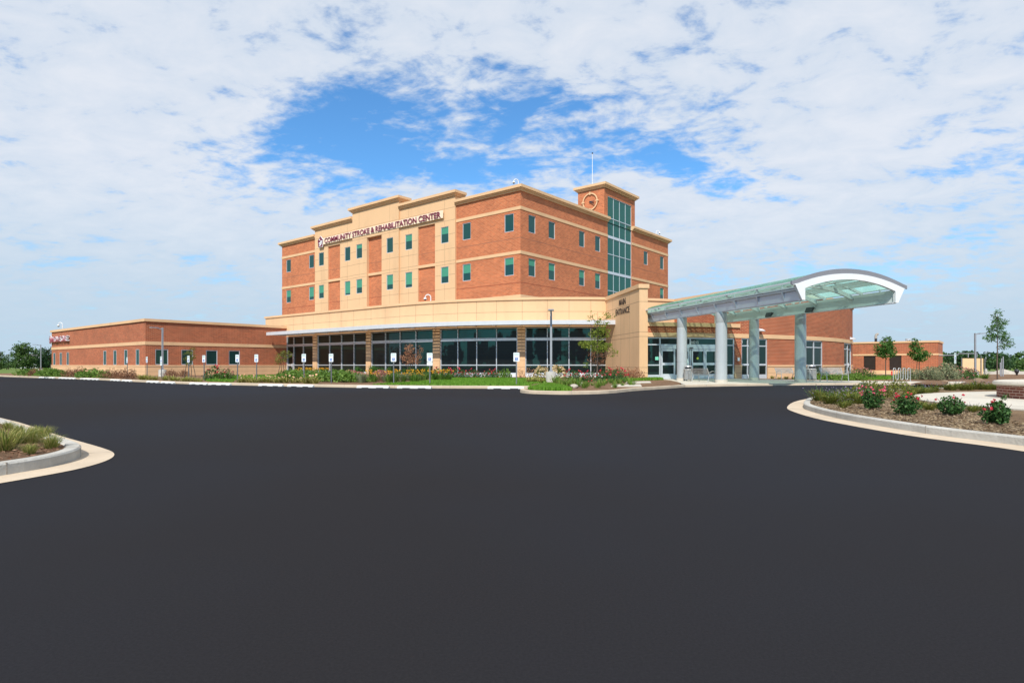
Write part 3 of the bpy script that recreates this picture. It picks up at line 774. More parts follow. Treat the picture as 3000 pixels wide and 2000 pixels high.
# mast
mp = ad(TL.pos(TL.len-1.95), E2, 1.9); mp = (ratio(1735.5)*mp[1], mp[1])
ms = thing('roof_mast', 'thin white mast on top of the clock tower', 'mast', (*mp, 22.7))
g = MB(); g.tube([(0, 0, 0), (0, 0, 4.9)], [.05, .03], 8); g.build('pole', 'white_paint', ms, world=False, smooth=True)
g = MB(); g.lathe([(.02, 4.9), (.09, 4.95), (.09, 5.05), (.02, 5.1)], seg=10); g.build('finial', 'dark_metal', ms, world=False)
# security cameras on goosenecks
cam = thing('security_camera', 'x', 'camera')
g = MB(); g.tube([(0, 0, 0), (0, 0, .75)]+[(-.3+.3*cos(a), 0, .75+.3*sin(a)) for a in [pi*i/8 for i in range(1, 9)]]+[(-.6, 0, .68)], .05, 8)
g.build('gooseneck', 'white_paint', cam, world=False, smooth=True)
g = MB(); g.lathe([(.03, .74), (.13, .72), (.17, .62), (.17, .56)], (-.6, 0), 14); g.build('housing', 'white_paint', cam, world=False, smooth=True)
g = MB(); g.lathe([(.14, .56), (.12, .47), (.05, .42)], (-.6, 0), 14); g.build('dome', 'black', cam, world=False, smooth=True)
CAMP = Proto(cam)
G_ = 'white dome cameras on goosenecks'
p = B1.pos(B1.px(175), -.3); CAMP.put((*p, 5.88), radians(0), 'white gooseneck dome camera on the roof edge of the low left wing', .9, G_)
p = A.pos(A.len-.6, -.4); CAMP.put((*p, ZT-.02), radians(10), 'white gooseneck dome camera above the near corner of the tall block', .78, G_)
p = R.pos(R.len-3.2, -.3); CAMP.put((*p, ZT-.02), radians(180), 'white gooseneck dome camera at the far right end of the tall block roof', .8, G_)
p = LOB.pos(LOB.px(1262, -1.5), -1.5); CAMP.put((*p, 7.15), radians(0), 'white gooseneck dome camera on the curved lobby roof', .92, G_)
p = A.pos(4.0, -1.6); CAMP.put((*p, ZT-.3), radians(0), 'white gooseneck dome camera at the far left end of the tall block roof', .8, G_)
# wall lamps
wl_ = thing('wall_lamp', 'x', 'lamp')
g = MB(); pr = [(0, .0), (.0, .28), (.28, .22), (.62, .05), (.6, .0)]
vs = [(-.26, -y, z) for y, z in pr]+[(.26, -y, z) for y, z in pr]
g.add(vs, [(0, 1, 2, 3, 4), (9, 8, 7, 6, 5), (1, 6, 7, 2), (2, 7, 8, 3), (3, 8, 9, 4), (4, 9, 5, 0), (0, 5, 6, 1)]); g.build('housing', 'silver_light', wl_, world=False)
g = MB(); g.box((0, -.3, -.012), (.4, .45, .02)); g.build('lens', 'ivory_text', wl_, world=False)
WLP = Proto(wl_)
for px, z, lb in ((2222, 3.92, 'silver wedge wall lamp behind the entrance canopy above the K door'), (2491, 3.75, 'silver wedge wall lamp at the far right edge of the curved brick wall')):
    s = RING.px(px); p, n = RING.at(s); WLP.put((*p, z), atan2(n[0], -n[1]), lb, .82, 'silver wedge wall lamps')

# ================================================================= CANOPY
CANR = atan2(.247, .969); CL = 16.6; CW = 5.9
cn = thing('entrance_canopy', 'vaulted glass and grey steel canopy on four round columns at the main entrance', 'canopy', (10.4, 46.3, 0), CANR)
def prof(x, e=0):   # roof underside height at x
    t = (x-CW/2)/(CW/2+.55); return 5.32+.75*(1-t*t)
for side, x, sg in (('l', 0, -1), ('r', CW, 1)):
    g = MB()
    g.sweep([(sg*-.08, 4.48), (sg*.06, 4.48), (sg*.07, 4.97), (sg*-.08, 4.97)], (x, -.1, 0), (x, -CL, 0))
    g.sweep([(sg*.04, 4.44), (-sg*.2, 4.44), (-sg*.2, 4.49), (sg*.04, 4.49)], (x, -.1, 0), (x, -CL, 0))
    for zz, dd in ((4.975, .19), (5.08, .23)): g.sweep([(sg*dd, zz), (sg*.0, zz), (sg*.0, zz+.08), (sg*dd, zz+.08)], (x, -.1, 0), (x, -CL, 0))
    bm = g.build('edge_beam', 'grey_beam', cn, world=False)
    g = MB(); g.sweep([(-sg*.085, 4.5), (-sg*.095, 4.5), (sg*.14, 4.965), (sg*.15, 4.965)] if False else [(-sg*.10, 4.5), (-sg*.084, 4.5), (-sg*.084, 5.15), (-sg*.10, 5.15)], (x, -.12, 0), (x, -CL+.02, 0)); g.build('inner_lining', 'canopy_inside', bm, world=False)
    for k in range(8):
        y = -1.1-2.05*k; g = MB()
        vs = [(x+sg*.06, y-.05, 4.53), (x+sg*.20, y-.05, 4.97), (x+sg*.065, y-.05, 4.97), (x+sg*.06, y+.05, 4.53), (x+sg*.20, y+.05, 4.97), (x+sg*.065, y+.05, 4.97)]
        g.add(vs, [(0, 1, 2), (5, 4, 3), (0, 3, 4, 1), (1, 4, 5, 2), (2, 5, 3, 0)])
        g.box((x+sg*.18, y, 5.23), (.07, .07, .18)); g.build('gusset', 'grey_beam', bm, world=False)
def arch(y, mat_, th, nm):
    g = MB(); n = 20; outer = []; inner = []
    for i in range(n+1):
        x = -.42+(CW+.84)*i/n; t = (x-CW/2)/(CW/2+.42); outer.append((x, 5.22+.66*(1-t*t)))
        x2 = .16+(CW-.32)*i/n; t2 = (x2-CW/2)/(CW/2-.16); inner.append((x2, 5.06+.52*(1-t2*t2)))
    outer = [(-.02, 4.46)]+outer+[(CW+.02, 4.46)]; inner = [(.16, 4.46)]+inner+[(CW-.16, 4.46)]
    k = len(outer)
    for yy, sgn in ((y-th/2, 1), (y+th/2, -1)):
        for i in range(k-1):
            q = [(outer[i][0], yy, outer[i][1]), (inner[i][0], yy, inner[i][1]), (inner[i+1][0], yy, inner[i+1][1]), (outer[i+1][0], yy, outer[i+1][1])]
            g.quad(*(q if sgn > 0 else q[::-1]))
    for i in range(k-1):
        for L in (outer, inner): g.quad((L[i][0], y-th/2, L[i][1]), (L[i+1][0], y-th/2, L[i+1][1]), (L[i+1][0], y+th/2, L[i+1][1]), (L[i][0], y+th/2, L[i][1]))
    for L0, L1 in ((outer[0], inner[0]), (outer[-1], inner[-1])): g.quad((L0[0], y-th/2, 4.46), (L1[0], y-th/2, 4.46), (L1[0], y+th/2, 4.46), (L0[0], y+th/2, 4.46))
    return g.build(nm, mat_, cn, world=False)
arch(-CL-.08, 'white_paint', .16, 'arch_frame')
arch(-.3, 'white_paint', .12, 'arch_frame')
for k in range(5): 
    y = -CL+2.75*(k+1); g = MB(); n = 14; pts = []
    for i in range(n+1):
        x = .1+(CW-.2)*i/n; t = (x-CW/2)/(CW/2-.1); pts.append((x, y, 5.0+.62*(1-t*t)))
    for i in range(n): g.sweep([(-.06, -.11), (.06, -.11), (.06, .11), (-.06, .11)], pts[i], pts[i+1])
    g.build('rib', 'canopy_inside', cn, world=False)
# roof: facets of glass on a grey frame
NX = 7; xs = [-.55+(CW+1.1)*i/NX for i in range(NX+1)]
y0, y1 = -CL-.12, .0
g = MB()
for i in range(NX):
    a, b = xs[i], xs[i+1]
    g.add([(a, y0+.06, prof(a)), (b, y0+.06, prof(b)), (b, y1, prof(b)), (a, y1, prof(a)), (a, y0+.06, prof(a)+.03), (b, y0+.06, prof(b)+.03), (b, y1, prof(b)+.03), (a, y1, prof(a)+.03)],
          [(0, 3, 2, 1), (4, 5, 6, 7), (0, 1, 5, 4), (2, 3, 7, 6)])
g.build('glass_roof', 'canopy_glass', cn, world=False)
g = MB()
for x in xs[1:-1]: g.sweep([(-.045, -.16), (.045, -.16), (.045, -.003), (-.045, -.003)], (x, y0, prof(x)), (x, y1, prof(x)))
for k in range(7):
    y = y1-.05+(y0-y1+.1)*k/6
    for i in range(NX): g.sweep([(-.05, -.14), (.05, -.14), (.05, -.004), (-.05, -.004)], (xs[i], y, prof(xs[i])), (xs[i+1], y, prof(xs[i+1])))
g.build('roof_frame', 'canopy_inside', cn, world=False)
g = MB()
for k in range(28):
    a, b = -.62+(CW+1.24)*k/28, -.62+(CW+1.24)*(k+1)/28
    def lo_(x): t = (x-CW/2)/(CW/2+.42); return max(prof(max(-.55, min(CW+.55, x)))-.12 if abs(t) > .98 else 0, 5.19+.66*(1-t*t) if abs(t) < 1.0 else 5.2)
    def hi_(x): return prof(max(-.55, min(CW+.55, x)))+.06
    g.add([(a, -CL-.13, lo_(a)), (b, -CL-.13, lo_(b)), (b, -CL-.13, hi_(b)), (a, -CL-.13, hi_(a)), (a, -CL-.05, lo_(a)), (b, -CL-.05, lo_(b)), (b, -CL-.05, hi_(b)), (a, -CL-.05, hi_(a))],
          [(0, 1, 2, 3), (7, 6, 5, 4), (3, 2, 6, 7), (1, 0, 4, 5)])
g.build('roof_fascia', 'fascia_grey', cn, world=False)
g = MB()
for x in (xs[0], xs[-1]): g.sweep([(-.03, -.03), (.03, -.03), (.03, .035), (-.03, .035)], (x, y0, prof(x)+.01), (x, y1, prof(x)+.01))
g.build('roof_edge', 'grey_beam', cn, world=False)
g = MB()
for x in (1.4, 2.95, 4.5): g.sweep([(-.05, -.08), (.05, -.08), (.05, .08), (-.05, .08)], (x, -CL, prof(x)-.3), (x, -.3, prof(x)-.3))
g.build('purlin', 'canopy_inside', cn, world=False)
g = MB(); g.tube([(.35, -CL+.9, 5.05), (2.6, -CL+.5, 5.5)], .035, 8); g.build('tie_rod', 'white_paint', cn, world=False)
for x in (.1, CW-.07):
    for d in (5.0, 9.65):
        g = MB(); g.lathe([(.335, .30), (.345, .31), (.345, 1.36), (.335, 1.37), (.335, 1.40), (.345, 1.41), (.34, 3.74), (.325, 3.75), (.325, 3.79), (.33, 3.80), (.33, 4.44)], (x, -d), 32)
        c_ = g.build('column', 'column_metal', cn, world=False, smooth=True)
        g = MB(); g.lathe([(.37, .05), (.37, .30), (.345, .302)], (x, -d), 32); g.build('column_base', 'concrete', c_, world=False, smooth=True)
for y in (-7.0, -10.8):
    g = MB(); g.sweep([(-.22, 0), (.02, -.26), (.07, -.2), (-.05, .05)], (CW-.42, y-.28, 4.72), (CW-.42, y+.28, 4.72)); o = g.build('flood_lamp', 'dark_metal', cn, world=False)
    g = MB(); g.quad((CW-.46, y-.25, 4.44), (CW-.22, y-.25, 4.70), (CW-.22, y+.25, 4.70), (CW-.46, y+.25, 4.44)); g.build('lens', 'ivory_text', o, world=False)

# ================================================================= GROUND
def sheet(name, poly, z, mat_, z0=None, kind='structure', label=None):
    g = MB()
    if z0 is None: g.add([(x, y, z) for x, y in poly], [tuple(range(len(poly)))])
    else: g.prism(poly, z0, z)
    o = g.build(name, mat_); tag(o, label, None, None, kind); return o
def grid(name, x0, x1, y0, y1, n, z, mat_):
    g = MB(); vs = [(x0+(x1-x0)*i/n, y0+(y1-y0)*j/n, z) for j in range(n+1) for i in range(n+1)]
    g.add(vs, [(j*(n+1)+i, j*(n+1)+i+1, (j+1)*(n+1)+i+1, (j+1)*(n+1)+i) for j in range(n) for i in range(n)])
    o = g.build(name, mat_); o['kind'] = 'structure'; return o
grid('ground', -1500, 1500, -300, 2500, 30, -.03, 'field')
KERB = [(-64, 71), (-50, 60), (-42, 54.5), (-33, 48), (-25.3, 41.6), (-20.0, 37.6), (-17, 36.0), (-11.6, 33.4), (-8, 31.9), (-3.5, 30.9), (1.2, 30.4), (1.1, 28.6), (.45, 27.2), (.41, 26.0), (.9, 25.0), (2.3, 24.4), (4.1, 25.4), (5.8, 28.0), (8.2, 31.0), (9.4, 32.6)]
PLAZ = [(9.4, 32.6), (15, 35.0), (20.5, 36.0), (26, 35.8), (33, 34.4), (48, 32.5)]
def smooth(pts, k=4):
    out = []
    for i in range(len(pts)-1):
        p0, p1, p2, p3 = pts[max(i-1, 0)], pts[i], pts[i+1], pts[min(i+2, len(pts)-1)]
        for j in range(k):
            t = j/k
            out.append(tuple(.5*((2*p1[a])+(-p0[a]+p2[a])*t+(2*p0[a]-5*p1[a]+4*p2[a]-p3[a])*t*t+(-p0[a]+3*p1[a]-3*p2[a]+p3[a])*t**3) for a in (0, 1)))
    out.append(pts[-1]); return out
K2 = smooth(KERB, 4); P2 = smooth(PLAZ, 4)
sheet('asphalt', [(-64, -60), (90, -60), (90, 31), (48, 31.5)]+[(x, y+.1) for x, y in (P2[::-1]+K2[::-1][1:])]+[(-64, 62)], .0, 'asphalt')
def offs(pts, d):
    out = []
    for i, p in enumerate(pts):
        a, b = pts[max(i-1, 0)], pts[min(i+1, len(pts)-1)]; dx, dy = b[0]-a[0], b[1]-a[1]; l = sqrt(dx*dx+dy*dy)
        out.append((p[0]-dy/l*d, p[1]+dx/l*d))
    return out
def kerb(name, pts, wd, h, mat_, joint=3.0, gut=0.0):
    """kerb stone run: outer line pts, width wd towards the left of travel, with joints"""
    inn = offs(pts, wd); o2_ = offs(pts, .02); i2 = offs(pts, wd-.02); g = MB(); acc = 0
    for i in range(len(pts)-1):
        a0, a1, b0, b1, c0_, c1_, d0, d1 = pts[i], pts[i+1], inn[i], inn[i+1], o2_[i], o2_[i+1], i2[i], i2[i+1]
        g.quad((*a0, -.02), (*a1, -.02), (*a1, h-.02), (*a0, h-.02)); g.quad((*a0, h-.02), (*a1, h-.02), (*c1_, h), (*c0_, h))
        g.quad((*c0_, h), (*c1_, h), (*d1, h), (*d0, h)); g.quad((*d0, h), (*d1, h), (*b1, h-.02), (*b0, h-.02)); g.quad((*b0, h-.02), (*b1, h-.02), (*b1, -.02), (*b0, -.02))
    if joint:
        acc = 0; nxt = joint*.5
        for i in range(len(pts)-1):
            a0, a1 = Vector(pts[i]), Vector(pts[i+1]); l = (a1-a0).length; d = (a1-a0)/l; nn = Vector((-d.y, d.x))
            while acc+l > nxt:
                p = a0+d*(nxt-acc)-nn*.003; q = p+nn*(wd+.006)
                g.prism([tuple(p-d*.007), tuple(p+d*.007), tuple(q+d*.007), tuple(q-d*.007)], 0, h+.003, 1); nxt += joint
            acc += l
    o = g.build(name, [mat_, 'stone']); o['kind'] = 'structure'; return o
kerb('kerb', K2, .18, .14, 'gutter_concrete')
kerb('kerb', P2, .18, .13, 'gutter_concrete')
bed = offs(K2, .17)
sheet('planting_bed', bed+[(11.4, 46.2), (9.5, 55), (0, 56), (-11, 61), (-28, 74), (-38, 62), (-60, 80), (-70, 78)], GZ, 'mulch', 0)
PP = offs(P2, .17)
sheet('plaza', [(9.5, 32.7)]+PP+[(48, 36), (33, 38.2), (27, 39.6), (23.5, 41.2), (20.5, 44.5), (18.5, 48.6), (14, 47), (11.5, 46.2), (10.6, 40)], GZ+.004, 'concrete', 0)
sheet('planting_bed', [(20.5, 44.5), (23.5, 41.2), (27, 39.6), (33, 38.2), (48, 36), (60, 40), (60, 70), (40, 72), (33, 58.4), (26, 52), (18.8, 48.7)], GZ-.01, 'mulch', 0)
sheet('dirt_lot', [(48, 36), (30, 52), (40, 60), (60, 105), (200, 130), (200, 36)], .03, 'dirt')
# right island
RI = smooth([(7.9, 4.0), (7.6, 7.0), (7.47, 8.76), (7.15, 10.3), (7.17, 12.9), (7.6, 15.2), (8.25, 17.0), (10.0, 20.0), (12.6, 23.0), (16, 25.8), (20, 27.9), (26, 29.6), (40, 31.0)], 4)
RIr = RI[::-1]
def gutter(pts, wd):
    o = offs(pts, -wd); g = MB()
    for i in range(len(pts)-1): g.quad((*o[i], .006), (*o[i+1], .006), (*pts[i+1], .02), (*pts[i], .02))
    acc = 0; nxt = 1.5
    for i in range(len(pts)-1):
        a0, a1 = Vector(pts[i]), Vector(pts[i+1]); l = (a1-a0).length; d = (a1-a0)/l; nn = Vector((d.y, -d.x))
        while acc+l > nxt:
            p = a0+d*(nxt-acc); q = p+nn*wd
            g.quad((*(p-d*.006), .0235), (*(p+d*.006), .0235), (*(q+d*.006), .0095), (*(q-d*.006), .0095), 1); nxt += 3
        acc += l
    ob = g.build('gutter', ['gutter_concrete', 'stone']); ob['kind'] = 'structure'
gutter(RIr, .42); kerb('kerb', RIr, .17, .15, 'kerb_concrete', 3.0)
ri_in = offs(RIr, .16)
sheet('planting_bed', ri_in+[(40, 4)], .13, 'straw_mulch', 0)
pad = smooth([(14.5, 10.5), (12.2, 13.2), (11.9, 16.5), (12.6, 19.0), (14.2, 21.2), (17, 23.0), (21, 24.0), (30, 25)], 3)+[(30, 10.5)]
sheet('paved_pad', pad, .165, 'concrete', 0)
# left island
LI = smooth([(-30, 25.5), (-20, 19.5), (-11.9, 13.4), (-7.95, 9.95), (-6.9, 9.05), (-6.15, 8.4), (-5.7, 7.95), (-5.45, 7.5), (-5.36, 7.0), (-5.44, 6.5), (-5.72, 5.6), (-6.2, 4.4), (-7.5, 1.0)], 4)
LIr = LI[::-1]
LIk = LI
def gut_l(pts): gutter([p for p in pts][::-1], .36)
# kerb helper expects the island on the left of travel
gutter(LI[::-1], .36) if False else None
kerb('kerb', LI[::-1], .17, .15, 'kerb_concrete', 2.2) if False else None
def orient(pts, inside):
    a, b = Vector(pts[len(pts)//2]), Vector(pts[len(pts)//2+1]); d = b-a; n = Vector((-d.y, d.x))
    return pts if n.dot(Vector(inside)-a) > 0 else pts[::-1]
LO = orient(LI, (-12, 8)); gutter(LO, .36); kerb('kerb', LO, .17, .15, 'kerb_concrete', 1.3)
sheet('planting_bed', offs(LO, .16)+([(-30, 2)] if LO[0][1] > 10 else [(-30, 2)]), .13, 'mulch', 0)

# ================================================================= KERBSIDE THINGS
class KL:
    """kerb line lookup by photo column"""
    @staticmethod
    def at(px):
        r = ratio(px)
        for i in range(len(K2)-1):
            a, b = K2[i], K2[i+1]
            ra, rb = a[0]/a[1], b[0]/b[1]
            if ra <= r <= rb:
                t = (r-ra)/(rb-ra); p = (a[0]+(b[0]-a[0])*t, a[1]+(b[1]-a[1])*t)
                d = Vector((b[0]-a[0], b[1]-a[1])).normalized(); return p, (d.x, d.y)
        return K2[-1], (1, 0)
def behind(px, d):
    p, _ = KL.at(px); Y = p[1]+d; return (ratio(px)*Y, Y)
# parking signs
def make_sign(extra):
    t = thing('parking_sign', 'x', 'sign', group='reserved parking signs along the kerb')
    g = MB(); g.box((0, .025, .75), (.06, .04, 1.5)); g.build('post', 'post_metal', t, world=False)
    def plate(z0, z1, hw=.16):
        r = .03; poly = []
        for cx_, cz_, a0 in ((hw-r, z1-r, 0), (-hw+r, z1-r, 90), (-hw+r, z0+r, 180), (hw-r, z0+r, 270)):
            poly += [(cx_+r*cos(radians(a0+a)), cz_+r*sin(radians(a0+a))) for a in (0, 45, 90)]
        g = MB(); k = len(poly); g.add([(x, -.006, z) for x, z in poly]+[(x, .004, z) for x, z in poly], [tuple(range(k-1, -1, -1)), tuple(range(k, 2*k))]+[(i, (i+1) % k, k+(i+1) % k, k+i) for i in range(k)])
        return g.build('plate', 'sign_white', t, world=False)
    pl = plate(1.27, 1.75)
    g = MB(); g.box((0, -.008, 1.40), (.15, .004, .16)); bq = g.build('blue_square', 'sign_blue', pl, world=False)
    g = MB()
    g.add([(-.008+.014*cos(a), -.012, 1.455+.014*sin(a)) for a in [i*pi/5 for i in range(10)]], [tuple(range(9, -1, -1))])
    for p0, p1, w_ in (((-.008, 1.44), (-.004, 1.395), .02), ((-.004, 1.40), (.03, 1.395), .018), ((.03, 1.398), (.045, 1.355), .018), ((-.006, 1.42), (.025, 1.42), .012)):
        d = Vector((p1[0]-p0[0], p1[1]-p0[1])).normalized(); n_ = Vector((-d.y, d.x))*w_/2
        g.quad((p0[0]-n_.x, -.012, p0[1]-n_.y), (p1[0]-n_.x, -.012, p1[1]-n_.y), (p1[0]+n_.x, -.012, p1[1]+n_.y), (p0[0]+n_.x, -.012, p0[1]+n_.y))
    for i in range(10):
        a0, a1 = radians(110+i*22), radians(110+(i+1)*22); c_ = (-.002, 1.375)
        g.quad(*[(c_[0]+r*cos(a), -.0125, c_[1]+r*sin(a)) for r, a in ((.030, a0), (.042, a0), (.042, a1), (.030, a1))])
    g.build('wheelchair_symbol', 'sign_white', pl, world=False)
    text('RESERVED', .25, .042, .004, pl, 'lettering', (0, -.0065, 1.665), (1, 0), (0, -1), ('sign_green',))
    text('PARKING', .22, .042, .004, pl, 'lettering', (0, -.0065, 1.59), (1, 0), (0, -1), ('sign_green',))
    if extra:
        p2 = plate(1.05, 1.25); text('VAN ACCESSIBLE', .26, .035, .004, p2, 'lettering', (0, -.0065, 1.14), (1, 0), (0, -1), ('sign_green',))
    return t
S1 = Proto(make_sign(False)); S2 = Proto(make_sign(True))
signs = [(372, 52.6, 0, 'farthest left, before the narrow windows of the low wing'), (430, 48.8, 0, 'just right of the corner of the low brick wing'),
         (472, 46.8, 1, 'beside the lamp post of the low brick wing'), (552, 43.6, 0, 'in front of the small bush at the low wing'),
         (597, 41.6, 0, 'between the small bush and the red roses at the low wing'), (695, 39.0, 0, 'in front of the last square window of the low wing'),
         (751, 38.0, 0, 'before the plain brick near the lobby corner'), (890, 36.3, 0, 'in front of the first lobby bay beside the side door'),
         (970, 35.6, 0, 'in front of the second lobby bay among green junipers'), (1153, 33.8, 0, 'left of the rust coloured small tree'),
         (1259, 33.3, 1, 'with extra lower plate right of the rust coloured tree'), (1513, 32.4, 0, 'on the lawn in front of the last pier')]
for px, Y, ex, lb in signs:
    _, d = KL.at(px)
    (S2 if ex else S1).put((ratio(px)*Y, Y, GZ), atan2(d[1], d[0]), 'white reserved parking sign '+lb)
S2.put((ratio(2798.5)*46, 46, GZ), radians(35), 'white reserved parking sign across the drive before the service building bushes', 1.15)
# wheel stops
ws = thing('wheel_stop', 'x', 'wheel stop', group='white concrete wheel stops along the kerb')
g = MB(); L_ = .92
vs = []
for x, k in ((-L_, .7), (-L_+.12, 1), (L_-.12, 1), (L_, .7)):
    vs += [(x, -.085, .0), (x, -.085, .06*k), (x, -.055, .125*k), (x, .055, .125*k), (x, .085, .06*k), (x, .085, .0)]
fs = []
for i in range(3):
    for j in range(5): fs.append((i*6+j, (i+1)*6+j, (i+1)*6+j+1, i*6+j+1))
fs += [(0, 1, 2, 3, 4, 5), (23, 22, 21, 20, 19, 18)]
g.add(vs, fs); g.build('concrete_bar', 'stop_concrete', ws, world=False)
for x in (-.42, .42):
    g = MB(); g.box((x, 0, .0), (.4, .175, .05)); g.build('drain_slot', 'black', ws, world=False)
WS = Proto(ws)
stops = [1482, 1214, 1093, 881, 794, 644, 582, 492, 448, 372, 338, 276, 250, 208, 186, 148, 128]
nth = ['first', 'second', 'third', 'fourth', 'fifth', 'sixth', 'seventh', 'eighth', 'ninth', 'tenth', 'eleventh', 'twelfth', 'thirteenth', 'fourteenth', 'fifteenth', 'sixteenth', 'seventeenth']
for i, px in enumerate(stops):
    p, d = KL.at(px); n_ = (d[1], -d[0]); q = (p[0]+n_[0]*.45, p[1]+n_[1]*.45)
    q = (ratio(px)*q[1], q[1])
    WS.put((*q, .004), atan2(d[1], d[0]), 'white concrete wheel stop, %s from the right end of the row along the kerb' % nth[i])
# lamp posts
lp = thing('lamp_post', 'x', 'lamp post', group='grey site lamp posts')
g = MB(); g.lathe([(.33, -.1), (.33, .62), (.31, .65)], seg=24); g.build('concrete_base', 'kerb_concrete', lp, world=False, smooth=True)
g = MB(); g.box((0, 0, 2.6), (.13, .13, 3.9)); g.box((0, 0, .69), (.26, .26, .08)); pole = g.build('pole', 'pole_grey', lp, world=False)
g = MB(); g.sweep([(-.04, -.04), (.04, -.04), (.04, .04), (-.04, .04)], (0, -.06, 4.42), (0, -.45, 4.50)); g.build('arm', 'pole_grey', lp, world=False)
g = MB(); g.box((0, -.72, 4.53), (.36, .62, .07)); g.build('lamp_head', 'pole_grey', lp, world=False)
LP = Proto(lp)
LP.put((*gnd(1614.5, 1118.5, GZ), GZ), radians(-4), 'grey lamp post on a concrete footing in front of the curved lobby')
LP.put((ratio(476)*56, 56, GZ), radians(-40), 'grey lamp post on a concrete footing beside the low brick wing')
LP.put((ratio(119.5)*88, 88, .0), radians(-50), 'grey lamp post far left at the edge of the grass field', .92)
LP.put((ratio(2857)*53, 53, .05), radians(95), 'tall grey lamp post in front of the tan enclosure panel', .87)
LP.put((ratio(2888)*105, 105, .0), radians(95), 'distant grey lamp post right of the tan enclosure panel', .78)

# benches
def make_bench():
    t = thing('bench', 'x', 'bench', group='silver strap metal benches')
    g = MB(); L2_ = .92
    for k in range(9):
        y = -.25+.045*k; g.box((0, y, .44), (2*L2_, .03, .012))
    g.build('seat', 'steel_bench', t, world=False)
    g = MB()
    for k in range(8):
        z = .50+.048*k; g.box((0, .17+.045*k*.55, z), (2*L2_, .012, .032))
    g.build('backrest', 'steel_bench', t, world=False)
    for x in (-L2_, L2_):
        g = MB(); g.tube([(x, -.27, 0), (x, -.24, .42), (x, .16, .43), (x, .30, .88)], .024, 8); g.tube([(x, .14, .43), (x, .26, 0)], .024, 8); g.build('leg', 'steel_bench', t, world=False, smooth=True)
    for x in (-L2_, 0, L2_):
        g = MB(); g.tube([(x, -.24, .44), (x, -.27, .58), (x, -.2, .68), (x, -.05, .68), (x, .1, .6), (x, .22, .58)], .018, 8); g.build('armrest', 'steel_bench', t, world=False, smooth=True)
    return Proto(t)
BN = make_bench()
zP = GZ+.006
BN.put((12.35, 38.8, zP), CANR+pi/2+.0, 'silver strap bench between the two left canopy columns beside a bin')
BN.put((*gnd(2305, 1111, zP), zP), radians(28), 'silver strap bench partly hidden behind the front right canopy column')
BN.put((*gnd(2444, 1117, zP), zP), radians(22), 'silver strap bench right of the bin at the curved brick wall', 1.05)
# bins
def make_bin():
    t = thing('litter_bin', 'x', 'bin', group='silver slatted litter bins')
    g = MB()
    for k in range(20):
        a = 2*pi*k/20; g.box((.27*cos(a), .27*sin(a), .42), (.018, .055, .62), 0, a)
    g.build('slats', 'steel_bench', t, world=False)
    g = MB(); g.lathe([(.245, .08), (.245, .72)], seg=24); g.build('liner', 'dark_metal', t, world=False, smooth=True)
    g = MB(); g.lathe([(.30, .72), (.315, .74), (.315, .77), (.27, .79), (.27, .96), (.24, 1.02), (.15, 1.05)], seg=28); lid = g.build('lid', 'steel_bench', t, world=False, smooth=True)
    g = MB()
    for i in range(6):
        a0, a1 = radians(-150+i*18), radians(-132+i*18); g.quad(*[(.274*cos(a), .274*sin(a), z) for a, z in ((a0, .82), (a1, .82), (a1, .95), (a0, .95))])
    g.build('opening', 'black', lid, world=False)
    for k in range(4):
        a = pi/4+k*pi/2; g = MB(); g.tube([(.30*cos(a), .30*sin(a), .74), (.30*cos(a), .30*sin(a), 0)], .02, 8); g.build('leg', 'steel_bench', t, world=False)
    return Proto(t)
BI = make_bin()
BI.put((*gnd(2015.5, 1115.5, zP), zP), 0, 'silver slatted bin beside the rear left canopy column')
BI.put((*gnd(2377, 1114.5, zP), zP), 0, 'silver slatted bin between the front right canopy column and a bench', 1.03)
# bike rack
bk = thing('bike_rack', 'silver wave bike rack on the pavement before the small trees', 'bike rack', (*gnd(2642, 1117.5, zP), zP), radians(10))
pts = [(-.63, 0, 0)]; Wv = .18
for k in range(7):
    xc = -.63+Wv*(k+.5); up = k % 2 == 0
    for i in range(9):
        a = pi-pi*i/8; pts.append((xc+Wv/2*cos(a), 0, (.78+.09*sin(a)) if up else (.22-.09*sin(a))))
pts.append((.63, 0, 0))
g = MB(); g.tube(pts, .024, 10); g.build('wave_tube', 'steel_bench', bk, world=False, smooth=True)
for x in (-.63, .63):
    g = MB(); g.lathe([(.08, 0), (.08, .012)], (x, 0), 14); g.build('foot_plate', 'silver_light', bk, world=False)
# round planter
pw = thing('round_planter', 'low round brick planter wall with pale stone cap at the right edge', 'planter', (18.24, 18.24, .16))
g = MB(); n = 72; rr = 2.75
for i in range(n):
    a0, a1 = 2*pi*i/n, 2*pi*(i+1)/n
    g.quad((rr*cos(a0), rr*sin(a0), 0), (rr*cos(a1), rr*sin(a1), 0), (rr*cos(a1), rr*sin(a1), .40), (rr*cos(a0), rr*sin(a0), .40), 0, [(a0*rr, 0), (a1*rr, 0), (a1*rr, .40), (a0*rr, .40)])
g.build('brick_wall', 'planter_brick', pw, world=False)
g = MB(); prf = [(2.2, .38), (2.84, .40), (2.87, .45), (2.84, .52), (2.72, .545), (2.25, .545), (2.2, .5)]
for i in range(n):
    a0, a1 = 2*pi*i/n, 2*pi*(i+1)/n
    for j in range(len(prf)-1):
        (r0, z0), (r1_, z1) = prf[j], prf[j+1]
        g.quad((r0*cos(a0), r0*sin(a0), z0), (r0*cos(a1), r0*sin(a1), z0), (r1_*cos(a1), r1_*sin(a1), z1), (r1_*cos(a0), r1_*sin(a0), z1))
g.build('stone_cap', 'concrete', pw, world=False, smooth=True)
g = MB(); g.lathe([(2.3, .3), (2.3, .46), (1.2, .5), (.1, .52)], seg=40); g.build('soil', 'mulch', pw, world=False)
